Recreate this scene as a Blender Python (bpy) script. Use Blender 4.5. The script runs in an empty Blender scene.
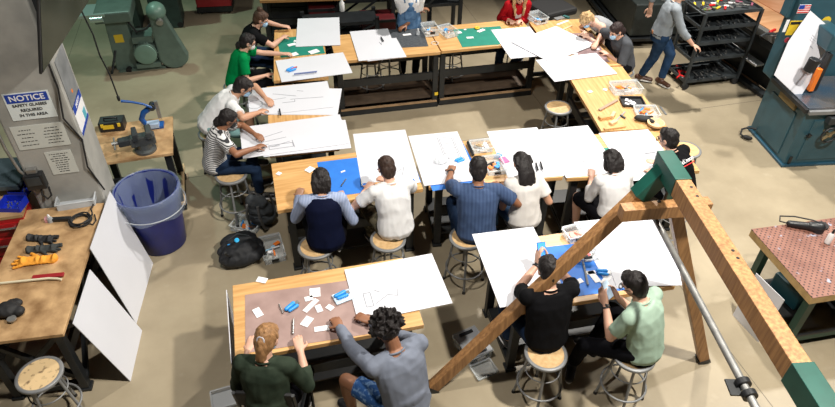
import bpy, math, random
import numpy as np
from mathutils import Vector, Matrix, noise
random.seed(4)
V = Vector; PI = math.pi
SC = bpy.context.scene; COL = SC.collection
# ------------------------------------------------------------------ camera
CF, CP, CR, CY, CH = 640.0, math.radians(39.9), math.radians(1.0), math.radians(-15), 4.97
fw = V((math.sin(-CY)*math.cos(CP), math.cos(CY)*math.cos(CP), -math.sin(CP)))
_R = V((math.cos(CY), math.sin(CY), 0)); _U = _R.cross(fw)
cR = _R*math.cos(CR)+_U*math.sin(CR); cU = -_R*math.sin(CR)+_U*math.cos(CR)
cC = V((0, 0, CH))
cam = bpy.data.cameras.new('camera'); camo = bpy.data.objects.new('camera', cam); COL.objects.link(camo)
cam.sensor_fit = 'HORIZONTAL'; cam.sensor_width = 36; cam.lens = CF/835*36; cam.clip_start = .05; cam.clip_end = 100
camo.matrix_world = Matrix(((cR.x, cU.x, -fw.x, 0), (cR.y, cU.y, -fw.y, 0), (cR.z, cU.z, -fw.z, CH), (0, 0, 0, 1)))
SC.camera = camo
def at(u, v, z):
    """point of the place at height z seen at photo position (u, v)"""
    d = fw*CF+cR*(u-417.5)-cU*(v-203.5)
    return cC+d*((z-CH)/d.z)
# ------------------------------------------------------------------ light
w = bpy.data.worlds.new('world'); SC.world = w; w.use_nodes = True
w.node_tree.nodes['Background'].inputs[0].default_value = (.80, .92, 1, 1)
w.node_tree.nodes['Background'].inputs[1].default_value = .012
def lamp(x, y, z, e, c, ang=140, r=.16, to=None):
    """a high bay fixture: a round lamp in a reflector, shining down"""
    l = bpy.data.lights.new('high_bay_light', 'SPOT'); l.energy = e; l.color = c; l.spot_size = math.radians(ang); l.spot_blend = .6; l.shadow_soft_size = r
    o = bpy.data.objects.new('high_bay_light', l); COL.objects.link(o); o.location = (x, y, z)
    if to: o.rotation_euler = (V(to)-V((x, y, z))).to_track_quat('-Z', 'Y').to_euler()
lamp(5.4, 9.2, 6.6, 2500, (1, .95, .87), 100, to=(2.6, 5.6, 0))
lamp(3.6, 1.7, 6.6, 2300, (1, .95, .86))
lamp(-.6, 3.2, 6.6, 800, (1, .95, .88), 120)
lamp(-3.2, 11.0, 6.6, 700, (.62, 1, .84), 95)
lamp(8.3, 4.6, 6.6, 1500, (1, .96, .90), 110)
SC.view_settings.view_transform = 'Standard'; SC.view_settings.look = 'None'
SC.view_settings.gamma = 1; SC.view_settings.exposure = -0.04
SC.view_settings.use_curve_mapping = False
# ------------------------------------------------------------------ materials
MATS = {}
def nd(nt, t, **k):
    n = nt.nodes.new(t)
    for a, b in k.items(): setattr(n, a, b)
    return n
def mat(name, col, rough=.6, metal=0, var=0, vs=8, bump=0, bs=60, alpha=1, col2=None, stretch=(1, 1, 1), ramp=(.35, .65), emit=None, spec=.5, rvar=0, detail=5):
    if name in MATS: return MATS[name]
    m = bpy.data.materials.new(name); m.use_nodes = True; nt = m.node_tree; p = nt.nodes['Principled BSDF']; L = nt.links.new
    p.inputs['Base Color'].default_value = (*col, 1); p.inputs['Roughness'].default_value = rough
    p.inputs['Metallic'].default_value = metal; p.inputs['Specular IOR Level'].default_value = spec
    if alpha < 1: p.inputs['Alpha'].default_value = alpha
    if emit: p.inputs['Emission Color'].default_value = (*emit[0], 1); p.inputs['Emission Strength'].default_value = emit[1]
    tc = nd(nt, 'ShaderNodeTexCoord'); mp = nd(nt, 'ShaderNodeMapping'); L(tc.outputs['Object'], mp.inputs[0]); mp.inputs['Scale'].default_value = stretch
    if var or col2:
        n = nd(nt, 'ShaderNodeTexNoise'); n.inputs['Scale'].default_value = vs; n.inputs['Detail'].default_value = detail; L(mp.outputs[0], n.inputs[0])
        r = nd(nt, 'ShaderNodeValToRGB'); r.color_ramp.elements[0].position = ramp[0]; r.color_ramp.elements[1].position = ramp[1]
        c2 = col2 or tuple(min(1, c*(1+var)) for c in col); c1 = col if col2 else tuple(c*(1-var) for c in col)
        r.color_ramp.elements[0].color = (*c1, 1); r.color_ramp.elements[1].color = (*c2, 1)
        L(n.outputs[0], r.inputs[0]); L(r.outputs[0], p.inputs['Base Color'])
    if bump:
        n2 = nd(nt, 'ShaderNodeTexNoise'); n2.inputs['Scale'].default_value = bs; n2.inputs['Detail'].default_value = 3; L(mp.outputs[0], n2.inputs[0])
        b = nd(nt, 'ShaderNodeBump'); b.inputs['Strength'].default_value = bump; b.inputs['Distance'].default_value = .01
        L(n2.outputs[0], b.inputs['Height']); L(b.outputs[0], p.inputs['Normal'])
    MATS[name] = m; return m
M_board = mat('white foam board', (.63, .64, .69), .55, var=.015, vs=3)
M_maple = mat('maple', (.50, .27, .095), .42, col2=(.67, .40, .165), vs=5, stretch=(.5, 6, 6), bump=.05, bs=30)
M_maple_edge = mat('maple edge', (.42, .22, .08), .5, var=.12, vs=9, stretch=(1, 6, 6))
M_osb = mat('worn particle board', (.20, .105, .04), .6, col2=(.56, .36, .18), vs=6, ramp=(.26, .64), bump=.15, bs=40, detail=8)
M_black = mat('black steel', (.012, .014, .016), .45, var=.2)
M_dark = mat('dark steel', (.03, .036, .04), .5, var=.3, vs=5)
M_grey = mat('grey enamel steel', (.22, .225, .23), .45, metal=.2, var=.08)
M_steel = mat('bare steel', (.34, .34, .33), .45, metal=.7, var=.15, vs=14)
M_hard = mat('hardboard', (.52, .33, .15), .5, col2=(.64, .44, .23), vs=30)
M_hardworn = mat('worn hardboard', (.22, .15, .08), .6, col2=(.66, .48, .26), vs=26, ramp=(.3, .45))
M_rub = mat('black rubber', (.012, .012, .013), .7)
M_blue = mat('blue cutting mat', (.02, .17, .62), .6, var=.06)
M_green = mat('green cutting mat', (.01, .21, .15), .6, var=.08)
M_bmat = mat('black cutting mat', (.035, .04, .05), .6, col2=(.07, .08, .09), vs=30)
M_pink = mat('pinkish brown mat', (.29, .195, .175), .5, col2=(.37, .255, .23), vs=6)
M_mauve = mat('mauve mat', (.19, .12, .13), .6, col2=(.26, .17, .17), vs=9)
M_paper = mat('white card', (.82, .82, .84), .6)
M_pencil = mat('pencil line', (.27, .28, .32), .8)
M_clear = mat('clear plastic', (.75, .80, .82), .12, alpha=.30)
M_clearlid = mat('cloudy clear plastic', (.72, .76, .80), .2, alpha=.42)
M_liner = mat('clear bin liner', (.36, .44, .58), .25, alpha=.30, bump=.6, bs=25)
M_bin = mat('blue bin plastic', (.008, .016, .17), .4, var=.1)
M_redpaint = mat('red enamel', (.42, .012, .014), .35, var=.08)
M_dkred = mat('dark red enamel', (.09, .006, .008), .5, var=.2)
M_greenp = mat('green enamel', (.11, .165, .14), .42, var=.12, vs=6)
M_teal = mat('blue grey enamel', (.028, .085, .115), .38, var=.10, vs=5)
M_tealhi = mat('pale blue enamel', (.22, .38, .46), .35, var=.1)
M_conc = mat('painted concrete column', (.27, .27, .25), .75, col2=(.40, .39, .36), vs=3, bump=.1, bs=25)
M_redwood = mat('stained lumber', (.22, .105, .04), .5, col2=(.46, .24, .095), vs=5, stretch=(9, 9, .7), bump=.1, bs=30, ramp=(.3, .7))
M_bracket = mat('green bracket steel', (.008, .075, .056), .4, var=.12)
M_blackp = mat('black plastic', (.014, .015, .017), .4)
M_yellow = mat('yellow label', (.75, .52, .03), .5)
M_orange = mat('orange plastic', (.85, .20, .02), .45)
M_orangef = mat('orange suede', (.80, .33, .03), .8, var=.1, bump=.3)
M_redp = mat('red plastic', (.62, .02, .02), .4)
M_bluep = mat('blue plastic', (.02, .10, .55), .35)
M_sky = mat('light blue plastic', (.03, .30, .78), .4)
M_white = mat('white plastic', (.75, .75, .75), .4)
M_navy = mat('sign blue', (.01, .05, .35), .5)
M_ink = mat('black ink', (.01, .01, .012), .7)
M_screen = mat('dark glossy screen', (.016, .018, .017), .2, col2=(.04, .043, .04), vs=2.2)
M_wood = mat('pale wood', (.60, .42, .23), .6, col2=(.72, .53, .31), vs=8, stretch=(1, 8, 8))
M_cnc = mat('plywood bed', (.62, .30, .14), .55, col2=(.76, .43, .23), vs=3, stretch=(.4, 3, 3))
M_alu = mat('aluminium rail', (.36, .36, .35), .35, metal=.6)
M_foam = mat('blue foam', (.35, .6, .8), .7)
# floor
def floor_mat():
    m = bpy.data.materials.new('polished concrete'); m.use_nodes = True; nt = m.node_tree; L = nt.links.new; p = nt.nodes['Principled BSDF']
    tc = nd(nt, 'ShaderNodeTexCoord')
    a = nd(nt, 'ShaderNodeTexNoise'); a.inputs['Scale'].default_value = .8; a.inputs['Detail'].default_value = 9; a.inputs['Roughness'].default_value = .62; L(tc.outputs['Object'], a.inputs[0])
    r = nd(nt, 'ShaderNodeValToRGB'); e = r.color_ramp.elements
    e[0].position = .3; e[0].color = (.26, .215, .145, 1); e[1].position = .72; e[1].color = (.41, .345, .24, 1)
    L(a.outputs[0], r.inputs[0])
    n2 = nd(nt, 'ShaderNodeTexNoise'); n2.inputs['Scale'].default_value = 5; n2.inputs['Detail'].default_value = 6; L(tc.outputs['Object'], n2.inputs[0])
    r2 = nd(nt, 'ShaderNodeValToRGB'); r2.color_ramp.elements[0].position = .62; r2.color_ramp.elements[1].position = .78
    r2.color_ramp.elements[0].color = (0, 0, 0, 1); r2.color_ramp.elements[1].color = (.35, .35, .35, 1); L(n2.outputs[0], r2.inputs[0])
    mx = nd(nt, 'ShaderNodeMixRGB'); L(r2.outputs[0], mx.inputs[0]); L(r.outputs[0], mx.inputs[1]); mx.inputs[2].default_value = (.46, .40, .30, 1)
    v = nd(nt, 'ShaderNodeTexVoronoi'); v.inputs['Scale'].default_value = 1.1; L(tc.outputs['Object'], v.inputs[0])
    r3 = nd(nt, 'ShaderNodeValToRGB'); r3.color_ramp.elements[0].position = .02; r3.color_ramp.elements[1].position = .045
    r3.color_ramp.elements[0].color = (.45, .45, .45, 1); r3.color_ramp.elements[1].color = (1, 1, 1, 1); L(v.outputs['Distance'], r3.inputs[0])
    m2 = nd(nt, 'ShaderNodeMixRGB', blend_type='MULTIPLY'); m2.inputs[0].default_value = 1; L(mx.outputs[0], m2.inputs[1]); L(r3.outputs[0], m2.inputs[2])
    L(m2.outputs[0], p.inputs['Base Color'])
    rr = nd(nt, 'ShaderNodeMapRange'); rr.inputs[3].default_value = .30; rr.inputs[4].default_value = .55; L(a.outputs[0], rr.inputs[0]); L(rr.outputs[0], p.inputs['Roughness'])
    p.inputs['Specular IOR Level'].default_value = .4
    b = nd(nt, 'ShaderNodeBump'); b.inputs['Strength'].default_value = .06; L(n2.outputs[0], b.inputs['Height']); L(b.outputs[0], p.inputs['Normal'])
    return m
# ------------------------------------------------------------------ mesh collector
def frame(d):
    d = V(d).normalized(); a = V((0, 0, 1)) if abs(d.z) < .9 else V((1, 0, 0))
    x = a.cross(d).normalized(); return x, d.cross(x)
class MB:
    def __init__(s): s.v = []; s.f = []; s.mi = []; s.k = 0
    def mat(s, k): s.k = k; return s
    def _add(s, vs, fs):
        n = len(s.v); s.v += [tuple(p) for p in vs]
        for f in fs: s.f.append([i+n for i in f]); s.mi.append(s.k)
        return s
    def box(s, c, size, rz=0, R=None):
        c = V(c); R = R or Matrix.Rotation(rz, 3, 'Z'); h = [q/2 for q in size]
        vs = [c+R@V((x*h[0], y*h[1], z*h[2])) for x in (-1, 1) for y in (-1, 1) for z in (-1, 1)]
        return s._add(vs, [(0, 1, 3, 2), (4, 6, 7, 5), (0, 4, 5, 1), (2, 3, 7, 6), (0, 2, 6, 4), (1, 5, 7, 3)])
    def bar(s, a, b, w, h, up=(0, 0, 1)):
        a, b, up = V(a), V(b), V(up); d = (b-a); L = d.length; d.normalize(); x = d.cross(up).normalized(); z = x.cross(d)
        R = Matrix((x, d, z)).transposed(); return s.box((a+b)/2, (w, L, h), R=R)
    def loft(s, rings, n=16, cap=True):
        """rings: (centre, x axis vec, y axis vec) with radii baked into the axes"""
        vs = []; fs = []
        for c, ax, ay in rings:
            for i in range(n):
                t = 2*PI*i/n; vs.append(V(c)+ax*math.cos(t)+ay*math.sin(t))
        for k in range(len(rings)-1):
            for i in range(n):
                j = (i+1) % n; fs.append((k*n+i, k*n+j, (k+1)*n+j, (k+1)*n+i))
        if cap: fs.append(tuple(range(n))[::-1]); fs.append(tuple((len(rings)-1)*n+i for i in range(n)))
        return s._add(vs, fs)
    def tube(s, pts, r, n=10, cap=True, closed=False):
        pts = [V(p) for p in pts]; m = len(pts); rs = r if isinstance(r, (list, tuple)) else [r]*m; rings = []; px = None
        for i, p in enumerate(pts):
            if closed: d = pts[(i+1) % m]-pts[i-1]
            else: d = pts[min(i+1, m-1)]-pts[max(i-1, 0)]
            d.normalize()
            if px is None: x, y = frame(d)
            else: x = (px-d*px.dot(d)).normalized(); y = d.cross(x)
            px = x; rings.append((p, x*rs[i], y*rs[i]))
        if closed:
            n0 = len(s.v); s.loft(rings, n, False); 
            for i in range(n): s.f.append([n0+(m-1)*n+i, n0+(m-1)*n+(i+1) % n, n0+(i+1) % n, n0+i]); s.mi.append(s.k)
            return s
        return s.loft(rings, n, cap)
    def cyl(s, a, b, r, r2=None, n=20):
        a, b = V(a), V(b); x, y = frame(b-a); r2 = r if r2 is None else r2
        return s.loft([(a, x*r, y*r), (b, x*r2, y*r2)], n)
    def capsule(s, a, b, r, r2, n=14, ea=True, eb=True, fl=1.0):
        a, b = V(a), V(b); d = (b-a).normalized() if (b-a).length > 1e-6 else V((0, 0, 1)); x, y = frame(d); rings = []
        if ea:
            for t in (80, 55, 28): q = math.radians(t); rings.append((a-d*r*math.sin(q), x*r*math.cos(q), y*r*math.cos(q)))
        for k in (0, .5, 1): rr = r+(r2-r)*k; rings.append((a.lerp(b, k), x*rr, y*rr*fl))
        if eb:
            for t in (28, 55, 80): q = math.radians(t); rings.append((b+d*r2*math.sin(q), x*r2*math.cos(q), y*r2*math.cos(q)))
        return s.loft(rings, n)
    def ell(s, c, rad, R=None, n=16):
        R = R or Matrix.Identity(3); c = V(c); rings = []; m = 10
        for i in range(m+1):
            t = -PI/2+PI*(i+.0001 if i == 0 else (i-.0001 if i == m else i))/m; q = max(math.cos(t), .02)
            rings.append((c+R@V((0, 0, rad[2]*math.sin(t))), R@V((rad[0]*q, 0, 0)), R@V((0, rad[1]*q, 0))))
        return s.loft(rings, n)
    def lathe(s, c, prof, n=32, ax=(0, 0, 1), cap=True):
        x, y = frame(ax); a = V(ax).normalized(); c = V(c)
        return s.loft([(c+a*z, x*r, y*r) for r, z in prof], n, cap)
    def ring(s, c, R_, r, n=36, m=8, axis=(0, 0, 1)):
        x, y = frame(axis); c = V(c)
        return s.tube([c+x*R_*math.cos(2*PI*i/n)+y*R_*math.sin(2*PI*i/n) for i in range(n)], r, m, closed=True)
    def quad(s, pts): return s._add([V(p) for p in pts], [tuple(range(len(pts)))])
    def prism(s, pts, vec):
        n = len(pts); vec = V(vec); vs = [V(p) for p in pts]+[V(p)+vec for p in pts]
        return s._add(vs, [tuple(range(n))[::-1], tuple(range(n, 2*n))]+[(i, (i+1) % n, n+(i+1) % n, n+i) for i in range(n)])
    def mesh(s, name, mats, smooth=False):
        me = bpy.data.meshes.new(name); me.from_pydata(s.v, [], s.f); me.update()
        for m in (mats if isinstance(mats, (list, tuple)) else [mats]): me.materials.append(m)
        me.polygons.foreach_set('material_index', s.mi)
        if smooth: me.shade_smooth() if hasattr(me, 'shade_smooth') else None
        return me
    def build(s, name, mats, parent=None, smooth=None, bevel=0, loc=None, rz=0):
        me = s.mesh(name, mats); o = bpy.data.objects.new(name, me); COL.objects.link(o)
        import bmesh
        bm = bmesh.new(); bm.from_mesh(me); bmesh.ops.recalc_face_normals(bm, faces=bm.faces); bm.to_mesh(me); bm.free()
        if parent: o.parent = parent
        if loc is not None: o.location = loc
        if rz: o.rotation_euler = (0, 0, rz)
        if bevel:
            b = o.modifiers.new('bevel', 'BEVEL'); b.width = bevel; b.segments = 2; b.limit_method = 'ANGLE'
        if smooth:
            me.polygons.foreach_set('use_smooth', [True]*len(me.polygons))
            me.set_sharp_from_angle(angle=math.radians(smooth))
        return o
def tag(o, label=None, cat=None, group=None, kind=None):
    if label: o['label'] = label
    if cat: o['category'] = cat
    if group: o['group'] = group
    if kind: o['kind'] = kind
    return o
def thing(name, label, cat, loc=(0, 0, 0), rz=0, group=None):
    o = bpy.data.objects.new(name, None); COL.objects.link(o); o.location = loc; o.rotation_euler = (0, 0, rz); o.empty_display_size = .1
    return tag(o, label, cat, group)
def dup(root, loc, rz, label):
    r = root.copy(); COL.objects.link(r); r.location = loc; r.rotation_euler = (0, 0, rz); r['label'] = label
    def kids(a, b):
        for ch in list(a.children):
            c = ch.copy(); COL.objects.link(c); c.parent = b; kids(ch, c)
    kids(root, r); return r
def organic(name, mb, voxel, m, parent=None, smooth=3, fold=0, fs=9, curl=0):
    me = mb.mesh('tmp', []); o = bpy.data.objects.new('tmp', me); COL.objects.link(o)
    r = o.modifiers.new('r', 'REMESH'); r.mode = 'VOXEL'; r.voxel_size = voxel
    if smooth: q = o.modifiers.new('s', 'SMOOTH'); q.iterations = smooth; q.factor = .5
    dg = bpy.context.evaluated_depsgraph_get(); ev = o.evaluated_get(dg)
    nm = bpy.data.meshes.new_from_object(ev); bpy.data.objects.remove(o); bpy.data.meshes.remove(me)
    nm.name = name; nm.materials.clear(); nm.materials.append(m)
    if fold or curl:
        n = len(nm.vertices); co = np.empty(n*3); nm.vertices.foreach_get('co', co); co = co.reshape(-1, 3)
        no = np.empty(n*3); nm.vertices.foreach_get('normal', no); no = no.reshape(-1, 3)
        sd = random.random()*40
        for i in range(n):
            x, y, z = co[i]
            if fold:
                a = noise.noise((x*fs+sd, y*fs, z*fs*.6)); b_ = noise.noise((x*fs*2.3, y*fs*2.3+sd, z*fs*1.2))
                d = fold*((1-abs(a)*2.2)*.7+b_*.5)
            else:
                d = curl*(noise.noise((x*fs+sd, y*fs, z*fs*.35)))
            co[i] += no[i]*d
        nm.vertices.foreach_set('co', co.ravel())
    nm.polygons.foreach_set('use_smooth', [True]*len(nm.polygons)); nm.update()
    ob = bpy.data.objects.new(name, nm); COL.objects.link(ob); ob.parent = parent
    return ob
def text_mesh(txt, size, thick=.0008):
    c = bpy.data.curves.new('t', 'FONT'); c.body = txt; c.size = size; c.extrude = thick; c.align_x = 'CENTER'; c.align_y = 'CENTER'; c.offset = size*.018
    o = bpy.data.objects.new('t', c); COL.objects.link(o); dg = bpy.context.evaluated_depsgraph_get()
    me = bpy.data.meshes.new_from_object(o.evaluated_get(dg)); bpy.data.objects.remove(o); return me
def text_part(name, txt, size, m, parent, M4):
    me = text_mesh(txt, size); me.materials.clear(); me.materials.append(m); me.transform(M4)
    o = bpy.data.objects.new(name, me); COL.objects.link(o); o.parent = parent; return o
# ------------------------------------------------------------------ floor
fl = MB().box((2, 6, -.05), (26, 26, .1)).build('floor', floor_mat()); tag(fl, kind='structure')
M_joint = mat('floor joint', (.13, .115, .09), .8)
for i, (a, b) in enumerate([((-11, 6.9), (15, 6.9)), ((3.9, -7), (3.9, 19)), ((-3.1, -7), (-3.1, 19)), ((-11, 2.2), (15, 2.2))]):
    t = MB().bar((*a, .0005), (*b, .0005), .006, .001).build('trim_%d' % (i+1), M_joint); tag(t, kind='structure')
# ------------------------------------------------------------------ column
def make_column():
    x0, x1, y0, y1, H = -2.37, -1.77, 5.60, 6.10, 4.6
    c = tag(MB().box(((x0+x1)/2, (y0+y1)/2, H/2), (x1-x0, y1-y0, H)).build('wall_column', M_conc, bevel=.02), kind='structure')
    def flat(name, label, cat, z, xo, w_, h_, col=M_paper, tilt=0):
        t = thing(name, label, cat, (xo, y0-.004, z), 0)
        MB().box((0, 0, 0), (w_, .004, h_)).build('panel', col, t); return t
    s = flat('safety_sign', 'blue and white NOTICE safety glasses sign on front of the column', 'sign', 1.95, -2.07, .37, .27, mat('sign white', (.72, .78, .78), .4))
    MB().box((0, -.003, .083), (.34, .003, .085)).build('header_band', M_navy, s)
    R = Matrix.Rotation(PI/2, 4, 'X')
    text_part('heading_text', 'NOTICE', .075, M_paper, s, Matrix.Translation((0, -.0055, .082)) @ R @ Matrix.Diagonal((1.05, 1, 1, 1)))
    for k, tx in enumerate(('SAFETY GLASSES', 'REQUIRED', 'IN THIS AREA')):
        text_part('body_text', tx, .038, M_ink, s, Matrix.Translation((0, -.004, .012-k*.05)) @ R)
    def lines(t, x, zt, zb, w_, n):
        m = MB()
        for k in range(n):
            z = zt+(zb-zt)*k/(n-1); ww = w_*random.uniform(.55, 1)
            q = x-ww/2
            while q < x+ww/2-.01:
                l = min(random.uniform(.01, .035), x+ww/2-q); m.box((q+l/2, -.0028, z), (l, .001, .007)); q += l+.007
        m.build('printed_lines', M_ink, t)
    s2 = flat('paper_notice', 'two printed white sheets side by side below the NOTICE sign', 'notice', 1.63, -2.09, .44, .25, mat('paper', (.6, .62, .58), .6))
    lines(s2, -.11, .08, -.08, .15, 5); lines(s2, .11, .08, -.08, .17, 6)
    s3 = flat('paper_notice', 'single long printed sheet lowest on the front of the column', 'notice', 1.32, -2.01, .23, .26, mat('paper'  , (.6, .62, .58), .6))
    lines(s3, 0, .1, -.1, .17, 9)
    # poster on the right-hand face
    p = thing('poster', 'grey and blue poster on the side face of the column', 'poster', (x1+.004, 5.85, 1.86), PI/2); p.scale = (1.25, 1, 1.2)
    MB().box((0, 0, .17), (.30, .004, .40)).build('picture_panel', mat('poster grey', (.16, .17, .18), .5, col2=(.26, .27, .28), vs=6), p)
    MB().box((0, 0, -.14), (.30, .004, .25)).build('white_panel', M_paper, p)
    MB().box((0, -.003, -.05), (.30, .003, .06)).build('blue_band', M_navy, p)
    text_part('band_text', 'SAFETY', .045, M_paper, p, Matrix.Translation((0, -.005, -.05)) @ R)
    MB().box((0, -.003, -.255), (.30, .003, .03)).build('blue_band', M_navy, p)
    MB().cyl((-.02, -.003, .06), (-.02, -.005, .06), .016).build('orange_mark', M_orange, p)
    MB().box((.08, -.003, -.2), (.08, .002, .08)).build('mascot_mark', mat('pale teal print', (.1, .4, .5), .6), p)
    # wall box with coiled lead and conduit
    t = thing('wall_phone', 'black wall box with hanging looped lead low on the column', 'telephone', (-2.28, y0, 1.18))
    MB().box((0, -.045, 0), (.17, .09, .17)).build('housing', M_blackp, t, bevel=.012)
    MB().box((.0, -.094, .02), (.12, .01, .09)).build('face_plate', M_dark, t)
    MB().tube([(.02, -.06, -.085), (.015, -.08, -.15), (.05, -.09, -.20), (.09, -.08, -.17), (.09, -.06, -.08)], .009).build('lead', M_rub, t, smooth=60)
    MB().box((0, -.03, .11), (.09, .06, .05)).build('connector', M_steel, t, bevel=.006)
    tag(MB().tube([(-2.41, y0-.02, 2.6), (-2.41, y0-.03, 1.55), (-2.38, y0-.03, 1.3), (-2.30, y0-.03, 1.15), (-2.27, y0-.03, 1.10)], .014).build('conduit', M_steel, smooth=60), 'thin grey conduit running down left edge of the column', 'conduit')
    tag(MB().tube([(-1.79, 5.59, 2.5), (-1.79, 5.575, 2.1), (-1.84, 5.57, 1.8), (-1.76, 5.585, 1.55), (-1.80, 5.57, 1.25), (-1.755, 5.60, 1.0), (-1.745, 5.62, .92)], .008).build('power_cable', M_rub, smooth=60), 'black cable hanging down the corner of the column from the screen', 'cable')
make_column()
# television: tilted out from the side of the column
def make_tv():
    B = V((.1128, .9936, 0)); A = V((.2929, -.0318, .9556)).normalized(); Nn = B.cross(A).normalized()
    q = at(42, 75, 2.46)
    t = thing('television', 'large dark flat screen hung above the column, tilted down', 'television', q)
    R = Matrix((B, A, Nn)).transposed()
    W, Hh = 1.45, .84
    MB().box(B*W/2+A*Hh/2-Nn*.012, (W, Hh, .024), R=R).build('casing', M_blackp, t, bevel=.01)
    MB().box(B*W/2+A*Hh/2+Nn*.002, (W-.03, Hh-.03, .006), R=R).build('screen', M_screen, t)
    a = B*(W/2)+A*Hh*.5-Nn*.06
    MB().bar(a, V((-1.77, 5.85, 2.9))-q, .08, .08).box(V((-1.75, 5.85, 2.9))-q, (.04, .3, .3)).build('wall_bracket', M_black, t)
make_tv()
# ------------------------------------------------------------------ workbenches
def workbench(label, cx, cy, L, Wd, rz, group='maple topped workbenches', h=.9, top=M_maple, inset=.12, foot=True, name='workbench', tt=.045, shelf=0):
    t = thing(name, label, 'workbench', (cx, cy, 0), math.radians(rz), group)
    MB().box((0, 0, h-tt/2), (L, Wd, tt)).build('tabletop', top, t, bevel=.004)
    for sx in (-1, 1):
        for sy in (-1, 1):
            x, y = sx*(L/2-inset), sy*(Wd/2-.09)
            m = MB().box((x, y, (h-tt)/2), (.075, .065, h-tt))
            m.box((x, y, .015), (.10, .10, .03)); m.build('leg', M_black, t, bevel=.004)
        x = sx*(L/2-inset)
        MB().box((x, 0, h-tt-.035), (.07, Wd-.12, .06)).build('end_rail', M_black, t)
        MB().box((x, 0, .07), (.06, Wd-.2, .05)).build('foot_beam', M_black, t)
    for sy in (-1, 1):
        MB().box((0, sy*(Wd/2-.09), .50), (L-2*inset, .035, .11)).build('stretcher', M_black, t)
    if shelf: MB().box((0, .04, .13), (L-2*inset+.06, (Wd-.16)*min(shelf, 1), .02)).build('shelf_or_shade_sheet', M_black if shelf < 2 else mat('dark stained shelf', (.075, .052, .035), .6, var=.2), t)  # black sheet added to deepen the shade under the bench; stained one a shelf
    if foot:
        MB().box((0, -(Wd/2-.07), .045), (L-.02, .06, .09)).build('foot_rail', M_black, t)
        MB().box((0, -(Wd/2-.05), .098), (L-.04, .035, .02)).build('rail_cap', mat('raw wood strip', (.30, .19, .10), .7, var=.15), t)
    return t
workbench('maple workbench at front left with pinkish mat and one big board', .19, 3.61, 1.49, .79, -.5, foot=False, shelf=.7)
workbench('maple workbench at front right under blue mat and two white boards', 2.42, 3.55, 1.50, .84, -2, foot=False, shelf=.7)
workbench('maple workbench in the middle row behind the navy vest and plain white tee', .64, 5.31, 1.47, .79, 0, foot=False, shelf=1)
workbench('maple workbench in the middle row holding the clear kit boxes beside the long-haired woman', 2.19, 5.235, 1.42, .78, -6.5, foot=False, shelf=1)
workbench('maple workbench at right end of the middle row by the white blouse', 3.66, 5.02, 1.46, .78, -8, foot=False, shelf=1)
workbench('maple workbench on the right, cluttered with kit trays and wood offcuts', 4.15, 6.16, 1.5, .80, 82, foot=True, shelf=1)
workbench('maple workbench at far right corner with mauve mat', 4.31, 7.67, 1.5, .84, 85)
workbench('maple workbench in back row in front of the red sweater', 3.14, 8.20, 1.46, .78, -1, inset=.045, shelf=2)
workbench('maple workbench in back row in front of the denim apron', 1.67, 8.22, 1.45, .80, -1.5, inset=.045, shelf=2)
workbench('maple workbench at back left corner beside the green shirt', .49, 8.22, 1.5, .70, 85)
workbench('maple workbench on the left covered by two long drawing boards', .32, 6.60, 1.5, .76, 87, foot=False, shelf=1)
def rect(px, z, size=None):
    P = [at(u, v, z) for u, v in px]; n = len(P)
    c = sum(P, V())/n; d = (P[1]-P[0])+(P[2]-P[3]); a = math.atan2(d.y, d.x)
    Lx = ((P[1]-P[0]).length+(P[2]-P[3]).length)/2; Ly = ((P[3]-P[0]).length+(P[2]-P[1]).length)/2
    if size: Lx, Ly = size
    return c, a, Lx, Ly
TZ = .9
def board(label, px, lv=0, size=None, notch=None, sketch=None, group='white foam boards on the benches'):
    z = TZ+.006+lv*.0065
    c, a, Lx, Ly = rect(px, z, size)
    print('board %.2f x %.2f @ %.0f  c=(%.2f,%.2f) %s' % (Lx, Ly, math.degrees(a), c.x, c.y, label))
    t = thing('foam_board', label, 'board', (c.x, c.y, z-.0055), a, group)
    MB().box((0, 0, .0025), (Lx, Ly, .005)).build('sheet', M_board, t)
    if sketch:
        for nm, segs in sketch:
            m = MB()
            for s in segs:
                for p, q in zip(s[:-1], s[1:]):
                    P = V((p[0]*Lx/2, p[1]*Ly/2, .0066)); Q = V((q[0]*Lx/2, q[1]*Ly/2, .0066))
                    if (P-Q).length > 1e-4: m.bar(P, Q, .006, .0012)
            m.build(nm, M_pencil, t)
    return t
def arc(cx, cy, r, a0, a1, ry=None, n=14): return [(cx+r*math.cos(math.radians(a0+(a1-a0)*i/n)), cy+(ry or r)*math.sin(math.radians(a0+(a1-a0)*i/n))) for i in range(n+1)]
def rr(x0, y0, x1, y1): return [(x0, y0), (x1, y0), (x1, y1), (x0, y1), (x0, y0)]
board('large white board on the front left bench, before the curly-haired man', [(344, 269.5), (431, 253), (452, 303.5), (360, 322)], 1, (.80, .61),
      sketch=[('pencil_drawing', [[(-.55, -.5), (-.25, -.25), (-.05, -.35), (.0, -.1)], rr(-.75, -.55, -.6, -.05), [(-.5, .0), (-.38, -.12)]])])
board('white board left of blue mat on the front right bench', [(475, 234.5), (535, 227), (560, 298), (503, 306)], 1, (.60, .91))
board('lower white board at right of front right bench, edge showing at left', [(582, 219.5), (626, 216), (662, 284), (612, 291)], 0, (.56, .88))
board('upper white board on the right end of the front right bench', [(597, 221), (643.6, 223.7), (677, 280), (630, 286)], 1, (.61, .86))
board('white board behind the man in the plain white tee', [(350, 135), (402, 130.5), (421, 177), (366, 182)], 0, (.60, .92),
      sketch=[('pencil_drawing', [[(.2, -.75), (.5, -.6)], [(.45, -.85), (.6, -.5)]])])
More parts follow.
